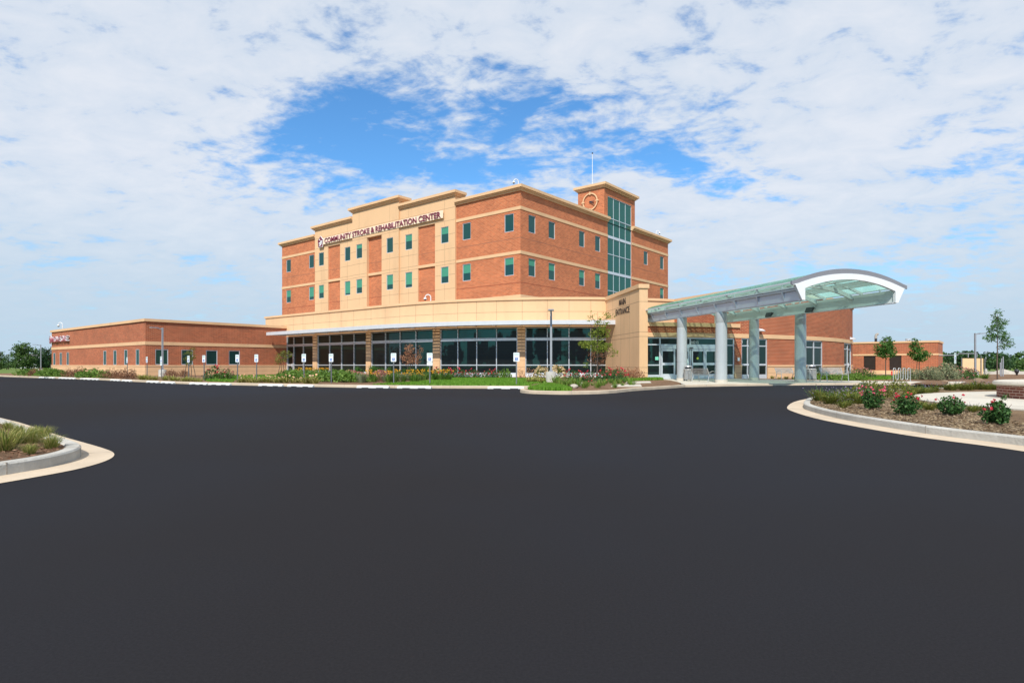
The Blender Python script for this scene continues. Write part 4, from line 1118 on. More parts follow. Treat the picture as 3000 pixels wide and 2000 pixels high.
def rock(name, label, loc, r, mat_='stone', cat='rock', group=None, fl=.6):
    g = MB(); vs = []; fs = []; nu, nv = 10, 6
    sd = random.random()*9
    for j in range(nv+1):
        for i in range(nu):
            a, b_ = 2*pi*i/nu, -pi/2+pi*j/nv; k = 1+.22*sin(3*a+sd+b_*2)+.12*sin(7*a-sd)
            vs.append((r*k*cos(a)*cos(b_), r*k*.8*sin(a)*cos(b_), r*fl*sin(b_)+r*fl*.6))
    fs = [(j*nu+i, j*nu+(i+1) % nu, (j+1)*nu+(i+1) % nu, (j+1)*nu+i) for j in range(nv) for i in range(nu)]
    g.add(vs, fs); o = g.build(name, mat_, None, smooth=True); o.location = loc; tag(o, label, cat, group); return o
rock('rock', 'rough brown rock on top of the round planter', (17.1, 18.9, .62), .22)

# ================================================================= PLANTS
def rnd(a, b): return random.uniform(a, b)
def ell(r, h, fill=.0):
    """point in a half ellipsoid mound, biased to the shell"""
    while True:
        x, y, z = rnd(-1, 1), rnd(-1, 1), rnd(0, 1); q = x*x+y*y+z*z
        if fill < q < 1: return x*r, y*r, z*h
def mound(name, cat, lm, r, h, n, ls, flowers=None, nf=0, fs=.05, stems=0, bark='bark', fill=.25, zmin=0.05, label=None, group=None, lump=.25):
    g = MB(); sd = rnd(0, 9)
    for _ in range(n):
        x, y, z = ell(r, h, fill); a = atan2(y, x); k = 1+lump*sin(3*a+sd)*(.5+.5*z/h)+.15*sin(5*a+2*sd+z*8)
        g.leaf((x*k, y*k, zmin+z*(1+.5*lump*sin(4*a+sd))), ls)
    o = g.build(name, lm); tag(o, label, cat, group)
    if stems:
        g = MB()
        for _ in range(stems):
            a = rnd(0, 6.28); g.tube([(rnd(-.03, .03), rnd(-.03, .03), 0), (.35*r*cos(a), .35*r*sin(a), h*.35), (.7*r*cos(a), .7*r*sin(a), h*.8)], [.012, .008, .004], 5)
        g.build('stems', bark, o, world=False)
    if flowers:
        g = MB()
        for _ in range(nf):
            x, y, z = ell(r, h, .72)
            if z < h*.35 and random.random() < .7: continue
            c = Vector((x*1.04, y*1.04, zmin+z*1.06))
            for _ in range(5): g.leaf(c+Vector((rnd(-1, 1), rnd(-1, 1), rnd(-1, 1)))*fs*.35, fs, 0, .8)
        g.build('flowers', flowers, o, world=False)
    return Proto(o)
def strap(name, cat, lm, r, h, n, w, flowers=None, nf=0, fs=.08, spread=1.0, label=None, group=None):
    """grassy or strap leaved clump"""
    g = MB()
    for _ in range(n):
        a = rnd(0, 6.28); b = rnd(0, .35)*r; l = rnd(.5, 1.0); sp = rnd(.3, 1.0)*spread
        p0 = Vector((b*cos(a), b*sin(a), 0)); top = Vector(((b+r*sp)*cos(a+rnd(-.4, .4)), (b+r*sp)*sin(a+rnd(-.4, .4)), h*l*(1.1-.45*sp)))
        mid = p0.lerp(top, .5)+Vector((0, 0, h*.22*l)); sd = Vector((-sin(a), cos(a), 0))*w/2
        g.add([p0-sd, p0+sd, mid+sd*.9, mid-sd*.9, top], [(0, 1, 2, 3), (3, 2, 4)])
    o = g.build(name, lm); tag(o, label, cat, group)
    if flowers:
        g = MB()
        for _ in range(nf):
            a = rnd(0, 6.28); q = rnd(.1, .95)*r; c = Vector((q*cos(a), q*sin(a), h*rnd(.85, 1.15)))
            g.tube([(c.x*.6, c.y*.6, h*.3), tuple(c)], .006, 4, 1)
            for _ in range(4): g.leaf(c+Vector((rnd(-1, 1), rnd(-1, 1), rnd(-.6, .6)))*fs*.3, fs, 0, .85, .5)
        g.build('flowers', [flowers, 'leaf_green'], o, world=False)
    return Proto(o)
BD = GZ
def rowput(proto, pts, label, group, smin=.85, smax=1.15):
    for (x, y) in pts:
        s = rnd(smin*.82, smax*1.04); k = 1+rnd(-.022, .022); x, y = x*k, y*k; proto.put((x, y, BD), rnd(0, 6.28), label, (s*rnd(.9, 1.15), s*rnd(.9, 1.15), s), group)
# --- left wing bed
jun = mound('juniper_shrub', 'shrub', 'leaf_juniper', .85, .55, 420, .16, fill=.1)
brn = mound('dry_shrub', 'shrub', 'leaf_brown', .62, .72, 330, .10, stems=7, fill=.1)
rowput(jun, [behind(q, 1.6+rnd(0, 1.0)) for q in (76, 92, 136, 148, 160, 172, 184, 236, 250, 264, 278, 292, 306)], 'low spreading green juniper by the kerb at the low brick wing', 'junipers along the low brick wing', .9, 1.3)
rowput(brn, [behind(q, 1.8+rnd(0, 1.0)) for q in (98, 108, 126, 192, 202, 213, 224, 240, 322, 334, 347, 360, 374, 388)], 'brown leaved dry shrub by the kerb at the low brick wing', 'brown shrubs along the low brick wing', .9, 1.2)
lily = strap('daylily', 'plant', 'leaf_lily', .45, .48, 60, .04)
lilyf = strap('flowering_daylily', 'flower', 'leaf_lily', .45, .48, 55, .04, 'petal_peach', 2, .11)
rowput(lily, [behind(q, rnd(1.0, 2.6)) for q in (418, 436, 455, 485, 505, 520, 535, 548, 562, 574, 585)], 'yellow green strap leaved clump below the lamp post of the low wing', 'strap leaved clumps below the low wing lamp', .8, 1.2)
rowput(brn, [(ratio(q)*55, 55.0) for q in (497, 506, 536, 543)], 'brown shrub against the tan base right of the low wing lamp post', 'brown shrubs against the low wing base', .8, 1.0)
rose = mound('rose_bush', 'shrub', 'leaf_rose', .55, .75, 420, .10, 'petal_red', 20, .10, 8)
rose_s = mound('rose_bush', 'shrub', 'leaf_green', .55, .70, 340, .10, 'petal_rose', 22, .09, 8)
rose.put((*behind(630, 5.5), BD), 0, 'large red rose bush between two windows of the low wing', 1.35)
rose_s.put((*behind(668, 6.0), BD), 1, 'faded coral rose bush right of the large red rose at the low wing', 1.1)
jun.put((*behind(648, 5.8), BD), 2, 'green shrub between the red and the coral rose bushes', .9)
rowput(lilyf, [behind(q, rnd(1.2, 3.6)) for q in (700, 712, 722, 735, 747, 760, 768, 778, 788, 797, 806, 815, 826, 838, 858, 872, 884, 897, 910, 922)], 'strap leaved daylily with peach flowers by the kerb left of the junipers', 'peach daylilies along the kerb', .8, 1.15)
rowput(jun, [(ratio(q)*Y, Y) for q, Y in ((845, 42), (858, 46), (878, 44), (893, 41.5), (905, 44), (918, 41), (928, 39.5), (940, 41), (952, 38.8), (962, 42), (973, 40), (985, 38), (998, 40), (1008, 42), (1018, 38.5), (1030, 40), (1044, 38), (1056, 38.5), (860, 50), (900, 49), (935, 48), (978, 46), (1010, 45))],
       'feathery green juniper in the bed before the second lobby bay', 'junipers before the lobby', .8, 1.25)
sus = strap('coneflower_clump', 'flower', 'leaf_juniper', .5, .66, 90, .03, 'petal_yellow', 17, .075, .75)
rowput(sus, [(ratio(q)*Y, Y) for q, Y in ((866, 52), (876, 54), (886, 51), (896, 53), (906, 51.5), (916, 53), (934, 51), (942, 52), (950, 50.5))], 'tall clump of golden coneflowers near the glass of the first two lobby bays', 'golden coneflowers by the far lobby bays', .95, 1.2)
rowput(sus, [(ratio(q)*Y, Y) for q, Y in ((1088, 38), (1097, 37.3), (1138, 37), (1148, 38), (1158, 37), (1183, 39), (1205, 38.5), (1213, 37.6), (1222, 38.4), (1232, 40), (1246, 41), (1268, 41), (1279, 42), (1290, 41), (1302, 43), (1313, 42))], 'clump of golden coneflowers in the bed around the rust coloured small tree', 'golden coneflowers around the rust tree', .8, 1.05)
sed = mound('sedum_clump', 'plant', 'leaf_straw', .5, .55, 150, .10, 'petal_rose', 120, .09)
rowput(sed, [(ratio(q)*Y, Y) for q, Y in ((1000, 46), (1012, 47), (1025, 44), (1038, 45), (1040, 41), (1055, 42), (1066, 40.5), (1102, 39.5), (1112, 40.5), (1122, 39.5))], 'rusty pink sedum clump left of the rust coloured small tree', 'sedum clumps before the lobby', .9, 1.2)
tall = strap('tall_perennial', 'plant', 'leaf_green', .5, 1.0, 130, .05, None, 0, .1, .5)
rowput(tall, [(ratio(q)*Y, Y) for q, Y in ((1046, 50), (1058, 51), (1092, 50), (1104, 49), (1116, 50), (1128, 48.5), (1142, 49), (1156, 48), (1170, 49), (1184, 47.5), (1198, 48.5), (1212, 47.5), (1226, 48), (1240, 47.5), (1254, 48)) ], 'tall dark green perennial standing against the third lobby bay', 'tall perennials against the lobby', .95, 1.15)
gry = strap('grey_perennial', 'plant', 'leaf_grey', .5, .6, 90, .03, None, 0, .1, .7)
rowput(gry, [(ratio(q)*Y, Y) for q, Y in ((1130, 41), (1168, 41.5), (1180, 41), (1192, 42), (1205, 42.5), (1218, 43), (1174, 38), (1240, 43.5), (1130, 37.5), (1060, 37.5))], 'grey green feathery perennial under the rust coloured small tree', 'grey perennials under the rust tree', .9, 1.2)
rowput(rose, [(ratio(q)*Y, Y) for q, Y in ((1268, 50), (1283, 50.5), (1310, 49.5), (1322, 50), (1336, 49.5), (1350, 50), (1364, 49.5), (1386, 49.5), (1396, 50), (1420, 49.5), (1432, 49.2), (1446, 49.5), (1455, 49))], 'red rose bush at the far edge of the lawn below the lobby glass', 'red roses below the lobby glass', .85, 1.1)
jun.put((ratio(1480)*48.5, 48.5, BD), 0, 'round dark green bush on the lawn left of the last pier', (.7, .7, 1.3))
hyd = mound('hydrangea_bush', 'shrub', 'leaf_olive', .6, .9, 260, .12, 'petal_cream', 90, .15, 9)
hyd_d = mound('dry_shrub', 'shrub', 'leaf_rust', .55, .8, 130, .09, None, 0, .1, 10)
hyd.put((ratio(1588)*45, 45, BD), 0, 'cream flowered hydrangea just left of the lobby lamp post', 1.05); hyd.put((ratio(1636)*45, 45, BD), 1, 'cream flowered hydrangea just right of the lobby lamp post', 1.1)
hyd_d.put((ratio(1527)*47, 47, BD), 0, 'sparse dry shrub in front of the last pier', 1.0); hyd_d.put((ratio(1556)*47, 47, BD), 2, 'sparse reddish dry shrub right of the last pier', 1.05)
rowput(lily, [(ratio(q)*Y, Y) for q, Y in ((1560, 37), (1570, 38), (1580, 36.8), (1590, 37.6), (1552, 35.8))], 'yellow strap leaved clump left of the lobby lamp footing', 'yellow clumps at the lobby lamp', .85, 1.15)
grn = strap('grass_clump', 'grass clump', 'leaf_blade', .42, .50, 60, .026, None, 0, .1, .9)
rowput(grn, [(ratio(q)*Y, Y) for q, Y in ((1625, 36), (1640, 34), (1650, 32.5), (1660, 31), (1672, 33), (1688, 29.5), (1694, 31), (1712, 28.6), (1720, 29.5), (1735, 32), (1750, 28.5), (1766, 31), (1775, 34), (1788, 36), (1800, 33), (1815, 35), (1830, 37), (1845, 34.5), (1800, 28.8), (1825, 29.5), (1850, 31))], 'bright green grassy clump on the kerbed bed around the young honey locust', 'grassy clumps around the honey locust', .55, 1.2)
rowput(rose, [(ratio(q)*Y, Y) for q, Y in ((1676, 37.5), (1690, 38), (1716, 38), (1728, 38.4), (1764, 40), (1776, 40.5), (1790, 39.5), (1803, 41), (1812, 38))], 'red rose bush in the bed around the young honey locust', 'red roses around the honey locust', .85, 1.1)
bar = mound('barberry_shrub', 'shrub', 'leaf_rust', .7, 1.0, 480, .11, stems=8, fill=.15)
rowput(bar, [(ratio(q)*Y, Y) for q, Y in ((1838, 43), (1852, 42.6), (1867, 43), (1826, 43.4), (1812, 43.6))], 'dusky red barberry shrub in front of the fin wall', 'barberry shrubs at the fin wall', .85, 1.08)
# --- right side beds
rowput(lily, [gnd(q, y, GZ) for q, y in ((2262, 1109), (2282, 1110), (2303, 1111), (2326, 1111))], 'small strap leaved clump at the tan base behind the canopy columns', 'small clumps at the curved wall base', .55, .75)
rowput(jun, [(ratio(q)*Y, Y) for q, Y in ((2362, 44.5), (2398, 43.5), (2410, 42.5), (2424, 43), (2440, 42.5), (2456, 42.5), (2470, 42), (2485, 42), (2500, 42.5), (2514, 42)) ], 'low yellow green shrub behind the bench at the curved wall', 'low shrubs behind the bench', .7, .95)
rowput(rose_s, [(ratio(q)*Y, Y) for q, Y in ((2508, 49), (2520, 48), (2533, 48.5), (2545, 48))], 'dark green rose shrub left of the small trees before the service building', 'rose shrubs before the service building', 1.1, 1.4)
wild = mound('wildflower_clump', 'plant', 'leaf_grey', .7, 1.05, 700, .12, 'petal_cream', 30, .06, 9, fill=.05, lump=.25)
rowput(wild, [(ratio(q)*Y, Y) for q, Y in ((2642, 46), (2655, 46), (2676, 45), (2690, 46), (2704, 45), (2718, 46), (2730, 45), (2745, 46), (2757, 45.5), (2770, 46), (2784, 45.5), (2700, 43.5), (2725, 43.5), (2750, 43.5), (2775, 43.5))], 'pale seed headed wild plant in the thicket behind the bike rack', 'wild plants behind the bike rack', .6, 1.2)
rowput(rose_s, [(ratio(q)*Y, Y) for q, Y in ((2812, 46), (2832, 47), (2840, 45.5), (2850, 46.5))], 'red tinged rose shrub in front of the tan enclosure panel', 'rose shrubs before the enclosure', 1.2, 1.5)
rowput(grn, [(ratio(q)*Y, Y) for q, Y in ((2880, 47), (2888, 48), (2868, 46))], 'green grassy clump right of the tan enclosure panel', 'grassy clumps right of the enclosure', .9, 1.1)
BD = .13
cat_ = strap('catmint_clump', 'plant', 'leaf_olive', .5, .42, 150, .022, 'petal_mauve', 7, .03, .85)
rowput(cat_, [(ratio(q)*Y, Y) for q, Y in ((2400, 17.6), (2418, 18.2), (2432, 16.8), (2446, 17.8), (2458, 16.4), (2470, 17.6), (2484, 16.6), (2498, 17.4), (2512, 16.9), (2460, 19), (2490, 19))], 'grey green catmint clump at the left tip of the rose island', 'catmint at the rose island tip', .8, 1.1)
rowput(cat_, [(ratio(q)*Y, Y) for q, Y in ((2672, 21.5), (2690, 22.4), (2706, 21.8), (2722, 23), (2738, 23.4))], 'low catmint clump left of the paved pad on the rose island', 'catmint beside the paved pad', .7, .95)
rowput(cat_, [(ratio(q)*Y, Y) for q, Y in ((2776, 26), (2790, 25.6), (2806, 26.2), (2822, 25.6), (2840, 26), (2858, 25.8), (2876, 26.4), (2894, 26), (2912, 26.2))], 'low catmint clump behind the paved pad left of the round planter', 'catmint behind the paved pad', .75, 1.0)
rowput(cat_, [gnd(q, y, .13) for q, y in ((2452, 1186), (2486, 1190), (2515, 1186), (2700, 1196), (2722, 1202), (2745, 1197), (2848, 1206), (2868, 1202), (2470, 1196))], 'thin straggly catmint tuft on the straw mulch between the island roses', 'straggly tufts between the roses', .4, .6)
spi = mound('spirea_shrub', 'shrub', 'leaf_olive', .52, .56, 1500, .055, fill=.35, stems=6)
spi.put((*gnd(2545, 1170, .13), .13), 0, 'rounded yellow green spirea behind the leftmost island rose', 1.0); spi.put((*gnd(2627, 1172, .13), .13), 2, 'rounded golden spirea right of the leftmost island rose', 1.05)
def big_rose(seed, r, h, n, nf, label, loc, pet, tall_=False):
    random.seed(seed)
    g = MB()
    for _ in range(n):
        x, y, z = ell(r, h*.86, .1); a = atan2(y, x); k = 1+.25*sin(3*a+seed)+.15*sin(5*a)
        g.leaf((x*k*(.55+.45*min(1, z/h*2.6)), y*k*(.55+.45*min(1, z/h*2.6)), h*.1+z), .055, 0, .7)
    if tall_:
        for _ in range(60): t = random.random(); g.leaf((r*.3+.1*t+rnd(-.05, .05), rnd(-.05, .05), h*.9+t*.17), .04, 0, .6)
    o = g.build('rose_bush', 'leaf_rose'); tag(o, label, 'shrub', 'island rose bushes')
    g = MB()
    for k in range(11):
        a = rnd(0, 6.28); q = rnd(.3, .95)*r; g.tube([(rnd(-.02, .02), rnd(-.02, .02), 0), (q*.4*cos(a), q*.4*sin(a), h*.4), (q*cos(a), q*sin(a), h*.85)], [.008, .006, .003], 5)
    g.build('stems', 'bark_red', o, world=False)
    for _ in range(nf):
        g = MB(); x, y, z = ell(r, h*.74, .75)
        if z < h*.3: z = h*rnd(.3, .7)
        c = Vector((x*1.05, y*1.05, h*.28+z*1.05)); fs = rnd(.026, .04)
        for _ in range(12):
            d = Vector((random.gauss(0, 1), random.gauss(0, 1), random.gauss(0, 1))).normalized(); g.leaf(c+d*fs*.45, fs*.9, 0, .9)
        g.build('bloom', pet, o, world=False)
    o.location = (*loc, .13)
big_rose(3, .28, .55, 1000, 22, 'pink rose bush nearest the island tip, full of blooms at its top', gnd(2553, 1200, .13), 'petal_pink')
big_rose(5, .27, .47, 1050, 17, 'low red and pink rose bush right of the pink rose nearest the island tip', gnd(2655, 1217, .13), 'petal_red')
big_rose(8, .29, .45, 900, 5, 'dark green rose bush with few red blooms before the paved pad', gnd(2787, 1217, .13), 'petal_red')
big_rose(13, .26, .44, 1150, 8, 'rose bush with a tall leafy shoot in front of the round planter', gnd(2922, 1243, .13), 'petal_red', True)
random.seed(77)
# loose straw and chips on the two near islands
def litter(name, label, poly_pts, n, z, lm, sz):
    g = MB(); xs_ = [p[0] for p in poly_pts]; ys_ = [p[1] for p in poly_pts]; c = 0
    def inside(x, y):
        r = False; k = len(poly_pts)
        for i in range(k):
            (x0, y0), (x1, y1) = poly_pts[i], poly_pts[(i+1) % k]
            if (y0 > y) != (y1 > y) and x < (x1-x0)*(y-y0)/(y1-y0)+x0: r = not r
        return r
    while c < n:
        x, y = rnd(min(xs_), max(xs_)), rnd(min(ys_), max(ys_))
        if random.random() > (min(ys_)+3)/(y+.01): continue
        if inside(x, y): g.leaf((x, y, z+rnd(0, .025)), sz, 0, .22, .8); c += 1
    o = g.build(name, lm); tag(o, label, None, None, 'stuff'); return o
litter('straw_litter', 'loose dry straw and chips on the rose island', [p for p in ri_in if 7 < p[1] < 21]+[(12.6, 19), (11.8, 15), (12.3, 13), (14, 10.5), (14, 7)], 9000, .135, 'straw_chip', .07)
litter('bark_litter', 'loose brown bark chips on the left island', [p for p in offs(LO, .17) if 4 < p[1] < 14]+[(-13, 12), (-9, 5)], 6000, .135, 'mulch_chip', .05)
# ornamental grasses on the left island
og = strap('ornamental_grass', 'grass clump', 'leaf_grass_orn', .28, .27, 220, .007, None, 0, .1, .9)
sets = [(149, 1312, .85, 'tan green ornamental grass tuft nearest the island tip'), (86, 1329, .6, 'smallest ornamental grass tuft low in the mulch of the left island'),
        (66, 1297, 1.05, 'large yellowish ornamental grass clump right of the left island middle'), (12, 1320, 1.35, 'largest green ornamental grass clump at the left picture edge')]
for px, py, s, lb in sets: og.put((*gnd(px, py, .13), .13), rnd(0, 6), lb, s, 'ornamental grasses on the left island')
for x, y in ((-6.9, 8.85), (-7.3, 9.2), (-7.9, 9.6), (-7.3, 8.5), (-7.9, 8.9), (-8.3, 9.9), (-8.7, 9.3), (-9.1, 10.5), (-9.6, 10.1), (-9.9, 11.2), (-10.6, 11.7), (-8.2, 8.2), (-7.2, 7.9), (-6.6, 8.25)):
    og.put((x, y, .13), rnd(0, 6), 'ornamental grass clump massed along the back kerb of the left island', rnd(.45, .8), 'massed grasses along the back kerb')
# lawns
def lawn(name, label, poly, n, h=.08, z=GZ+.006, lm='grass_blade'):
    sheet('lawn', poly, z, 'lawn_base')
    g = MB(); xs_ = [p[0] for p in poly]; ys_ = [p[1] for p in poly]; c = 0
    def inside(x, y):
        r = False; k = len(poly)
        for i in range(k):
            (x0, y0), (x1, y1) = poly[i], poly[(i+1) % k]
            if (y0 > y) != (y1 > y) and x < (x1-x0)*(y-y0)/(y1-y0)+x0: r = not r
        return r
    while c < n:
        x, y = rnd(min(xs_), max(xs_)), rnd(min(ys_), max(ys_))
        if not inside(x, y): continue
        a = rnd(0, 6.28); hh = h*rnd(.6, 1.5); w_ = .035
        g.add([(x-w_*cos(a), y-w_*sin(a), z), (x+w_*cos(a), y+w_*sin(a), z), (x+rnd(-.06, .06), y+rnd(-.06, .06), z+hh)], [(0, 1, 2)]); c += 1
    o = g.build(name, lm); tag(o, label, None, None, 'stuff')
lawn('grass', 'bright mown grass before the curved lobby', [(-7.6, 32.7), (-3.3, 31.4), (1.0, 30.9), (1.0, 33), (2.2, 38), (2.5, 47), (-1, 49), (-5, 49), (-5.5, 43), (-6, 38)], 26000)
lawn('grass', 'bright green turf at the nose of the kerbed bed', smooth([(.75, 27.0), (.75, 26.1), (1.2, 25.4), (2.3, 24.85), (2.6, 26.5), (2.4, 30), (2.0, 33), (1.3, 30)], 2), 7000, .12)
lawn('grass', 'bright green turf strip at the low brick wing', [(ratio(595)*43, 43), (ratio(610)*39.6, 39.6), (ratio(682)*37.8, 37.8), (ratio(690)*44, 44), (ratio(845)*48, 48), (ratio(850)*60, 60), (ratio(700)*58, 58), (ratio(640)*50, 50)], 14000, .12)
lawn('grass', 'green turf in front of the fin wall', [(ratio(1815)*40, 40), (ratio(1945)*43.5, 43.5), (ratio(1930)*46, 46), (ratio(1890)*45, 45), (ratio(1800)*43, 43)], 3500, .15)
lawn('grass', 'thin turf behind the bike rack', [gnd(2530, 1112, .11), gnd(2790, 1109, .11), gnd(2800, 1101, .11), gnd(2560, 1104, .11)], 5000, .15, .118)
sheet('flagstone_edging', [gnd(1832, 1122, .15), gnd(1908, 1121, .15), gnd(1904, 1117, .15), gnd(1840, 1118, .15)], .17, 'concrete', .1)
sheet('flagstone_edging', [gnd(1790, 1131, .15), gnd(1880, 1131, .15), gnd(1876, 1126, .15), gnd(1796, 1127, .15)], .17, 'concrete', .1)
sheet('soil_mound', smooth([gnd(1868, 1132, .12), gnd(1950, 1129, .12), gnd(1996, 1123, .12), gnd(1950, 1113, .12), gnd(1895, 1118, .12), gnd(1868, 1128, .12)], 3), .14, 'mulch', .1)
sheet('soil_mound', smooth([gnd(2672, 1124, .12), gnd(2720, 1126, .12), gnd(2770, 1126, .12), gnd(2765, 1117, .12), gnd(2700, 1119, .12)], 3), .15, 'mulch', .1)
sheet('soil_mound', smooth([gnd(2805, 1127, .12), gnd(2860, 1127, .12), gnd(2915, 1127, .12), gnd(2910, 1118, .12), gnd(2830, 1119, .12)], 3), .15, 'mulch', .1)

# ================================================================= TREES
def tree(name, label, loc, H_, trunk_h, blobs, n, ls, lm, r0=.06, bark='bark', group=None, stems=1, cat='tree', asp=.55):
    t = thing(name, label, cat, loc, rnd(0, .3), group)
    g = MB()
    for k in range(stems):
        ox = (k-(stems-1)/2)*.3
        g.tube([(ox, 0, -.05), (ox*.8, .02, trunk_h*.6), (ox*.6, 0, trunk_h), (ox*.3+.03, .02, H_*.7), (.02, 0, H_*.95)], [r0, r0*.85, r0*.75, r0*.4, r0*.12], 8)
    for (bx, by, bz, rx, ry, rz) in blobs:
        z0 = max(trunk_h*.85, min(bz-rz*.9, H_*.8)); g.tube([(0, 0, z0), (bx*.5, by*.5, (z0+bz)/2), (bx*.95, by*.95, bz+rz*.2)], [r0*.45, r0*.3, r0*.1], 6)
        for _ in range(3):
            a = rnd(0, 6.28); g.tube([(bx*.6, by*.6, (z0+bz)/2), (bx+rx*.7*cos(a), by+ry*.7*sin(a), bz+rnd(-.3, .6)*rz)], [r0*.22, r0*.07], 5)
    g.build('trunk', bark, t, world=False, smooth=True)
    g = MB(); tot = sum(b_[3]*b_[4]*b_[5] for b_ in blobs)
    for (bx, by, bz, rx, ry, rz) in blobs:
        kk = max(4, int(n*rx*ry*rz/tot/9))
        for _ in range(kk):                                   # small sprays of leaves, gaps between them
            while True:
                x, y, z = rnd(-1, 1), rnd(-1, 1), rnd(-1, 1); q = x*x+y*y+z*z
                if .12 < q < 1: break
            c = Vector((bx+x*rx, by+y*ry, bz+z*rz)); d = Vector((rnd(-1, 1), rnd(-1, 1), rnd(-.5, .6))).normalized()
            for i in range(9): g.leaf(c+d*(i-4)*ls*.42+Vector((rnd(-1, 1), rnd(-1, 1), rnd(-1, 1)))*ls*.55, ls, 0, asp)
    g.build('crown', lm, t, world=False)
    return t
Y = 40.4
tree('honey_locust', 'young light green honey locust in the kerbed bed before the fin wall', (ratio(1750)*Y, Y, GZ), 4.9, 1.5,
     [(0, 0, 2.35, 1.15, 1.0, .42), (.15, 0, 3.2, .75, .7, .5), (.35, 0, 3.9, .55, .5, .38), (-.5, 0, 4.35, .28, .28, .42), (.75, 0, 4.3, .5, .4, .25), (-.95, 0, 2.5, .5, .5, .25), (1.15, 0, 1.95, .35, .4, .3), (-.6, 0, 1.15, .3, .3, .2)], 2300, .11, 'leaf_locust', .05)
Y = 47
tree('rust_tree', 'small tree with rust coloured autumn leaves before the third lobby bay', (ratio(1202)*Y, Y, GZ), 3.0, .9,
     [(-.2, 0, 1.6, .62, .55, .55), (-.1, 0, 2.3, .42, .4, .45), (-.05, 0, 2.75, .2, .2, .25), (.5, 0, 1.6, .4, .4, .5), (.75, 0, 2.3, .25, .25, .3)], 1500, .085, 'leaf_rust', .03, 'bark', None, 3)
Y = 50
tree('pink_shrub', 'small pink leaved shrub growing at the foot of the honey locust', (ratio(1752)*41.6, 41.6, GZ), 1.9, .7, [(0, 0, 1.55, .75, .5, .55)], 600, .085, 'leaf_rust', .025, 'bark', None, 4)
Y = 46
tree('small_tree', 'small olive green tree in front of the low wing window', (ratio(556)*Y, Y, GZ), 2.35, 1.0, [(0, 0, 1.75, .38, .38, .42), (.2, 0, 2.2, .25, .25, .25), (-.15, 0, 1.3, .3, .3, .3)], 700, .085, 'leaf_olive', .03, 'bark', None, 4)
Y = 60
tree('small_tree', 'small olive green tree at the lobby side door', (ratio(828)*Y, Y, GZ), 2.75, .9, [(0, 0, 1.9, .7, .6, .6), (.5, 0, 2.1, .4, .4, .4), (-.4, 0, 1.4, .4, .4, .35)], 900, .11, 'leaf_olive', .035, 'bark', None, 4)
Y = 49.5
tree('small_tree', 'small dark green tree left of the pair before the service building', (ratio(2595)*Y, Y, GZ), 3.45, 1.5,
     [(0, 0, 2.0, .75, .6, .38), (-.2, 0, 2.5, .68, .6, .45), (.15, 0, 2.95, .5, .5, .4), (.2, 0, 3.35, .22, .22, .22), (.6, 0, 2.3, .38, .4, .4)], 2800, .115, 'leaf_mid', .045, asp=.75)
Y = 52
tree('small_tree', 'small double stemmed tree right of the pair before the service building', (ratio(2690)*Y, Y, GZ), 3.4, 1.35,
     [(-.1, 0, 2.1, .7, .6, .5), (-.15, 0, 2.7, .5, .5, .4), (-.3, 0, 3.15, .25, .25, .28), (.7, 0, 2.0, .5, .4, .25), (.1, 0, 1.6, .5, .45, .25)], 2500, .115, 'leaf_mid', .035, 'bark', None, 2, asp=.75)
Y = 46
tree('young_tree', 'slender young tree behind the round planter with a thin open crown', (ratio(2922)*Y, Y, GZ), 5.35, 2.2,
     [(0, 0, 4.9, .38, .35, .45), (.25, 0, 4.3, .55, .5, .45), (-.2, 0, 3.9, .6, .5, .35), (.0, 0, 3.4, .8, .6, .3), (-.6, 0, 3.1, .45, .4, .3), (.75, 0, 3.0, .5, .45, .35), (.5, 0, 2.45, .5, .4, .22), (1.0, 0, 2.7, .28, .28, .25)], 3200, .10, 'leaf_mid', .05)
# far left trees
def far_tree(px, Y, H_, wdt, label, lm='leaf_far', conical=0.0, n=1500, name='field_tree', group='trees beyond the grass field'):
    bl = []
    for k in range(9):
        t = k/8; r_ = wdt/2*(1-.75*t if conical else (1.0-.55*abs(t-.3)))*rnd(.75, 1.1)
        bl.append((rnd(-.35, .35)*r_, rnd(-.3, .3)*r_, H_*(.14+.76*t), r_, r_*.8, H_*.10))
    tree(name, label, (ratio(px)*Y, Y, -.02), H_, H_*.12, bl, n, H_*.045+.12, lm, .16, 'bark', group)
far_tree(66, 150, 6.9, 6.0, 'large layered dark green tree left of the low brick wing', n=3800)
far_tree(2, 160, 5.2, 3.2, 'pointed conifer at the far left picture edge', conical=1, n=1300)
far_tree(24, 175, 4.6, 4.5, 'low round tree between the conifer and the large layered tree', n=1300)
far_tree(118, 165, 5.6, 6.5, 'dense dark tree behind the far left lamp post', 'leaf_dark', n=2600)
far_tree(143, 155, 5.8, 5.5, 'dark tree touching the left end of the low brick wing', 'leaf_dark', n=2400)
far_tree(92, 170, 3.6, 5.0, 'low dark bush beside the large layered tree', 'leaf_dark', n=1200)
hs = thing('house', 'distant white house half hidden behind the field trees', 'house', (ratio(97)*230, 230, 0))
g = MB(); g.box((0, 0, 2.0), (9, 6, 4)); g.build('wall', 'house_white', hs, world=False)
g = MB(); g.add([(-4.8, -3.3, 3.9), (4.8, -3.3, 3.9), (4.8, 3.3, 3.9), (-4.8, 3.3, 3.9), (-4.8, 0, 5.6), (4.8, 0, 5.6)], [(0, 1, 5, 4), (2, 3, 4, 5), (0, 4, 3), (1, 2, 5), (3, 2, 1, 0)]); g.build('roof', 'house_roof', hs, world=False)
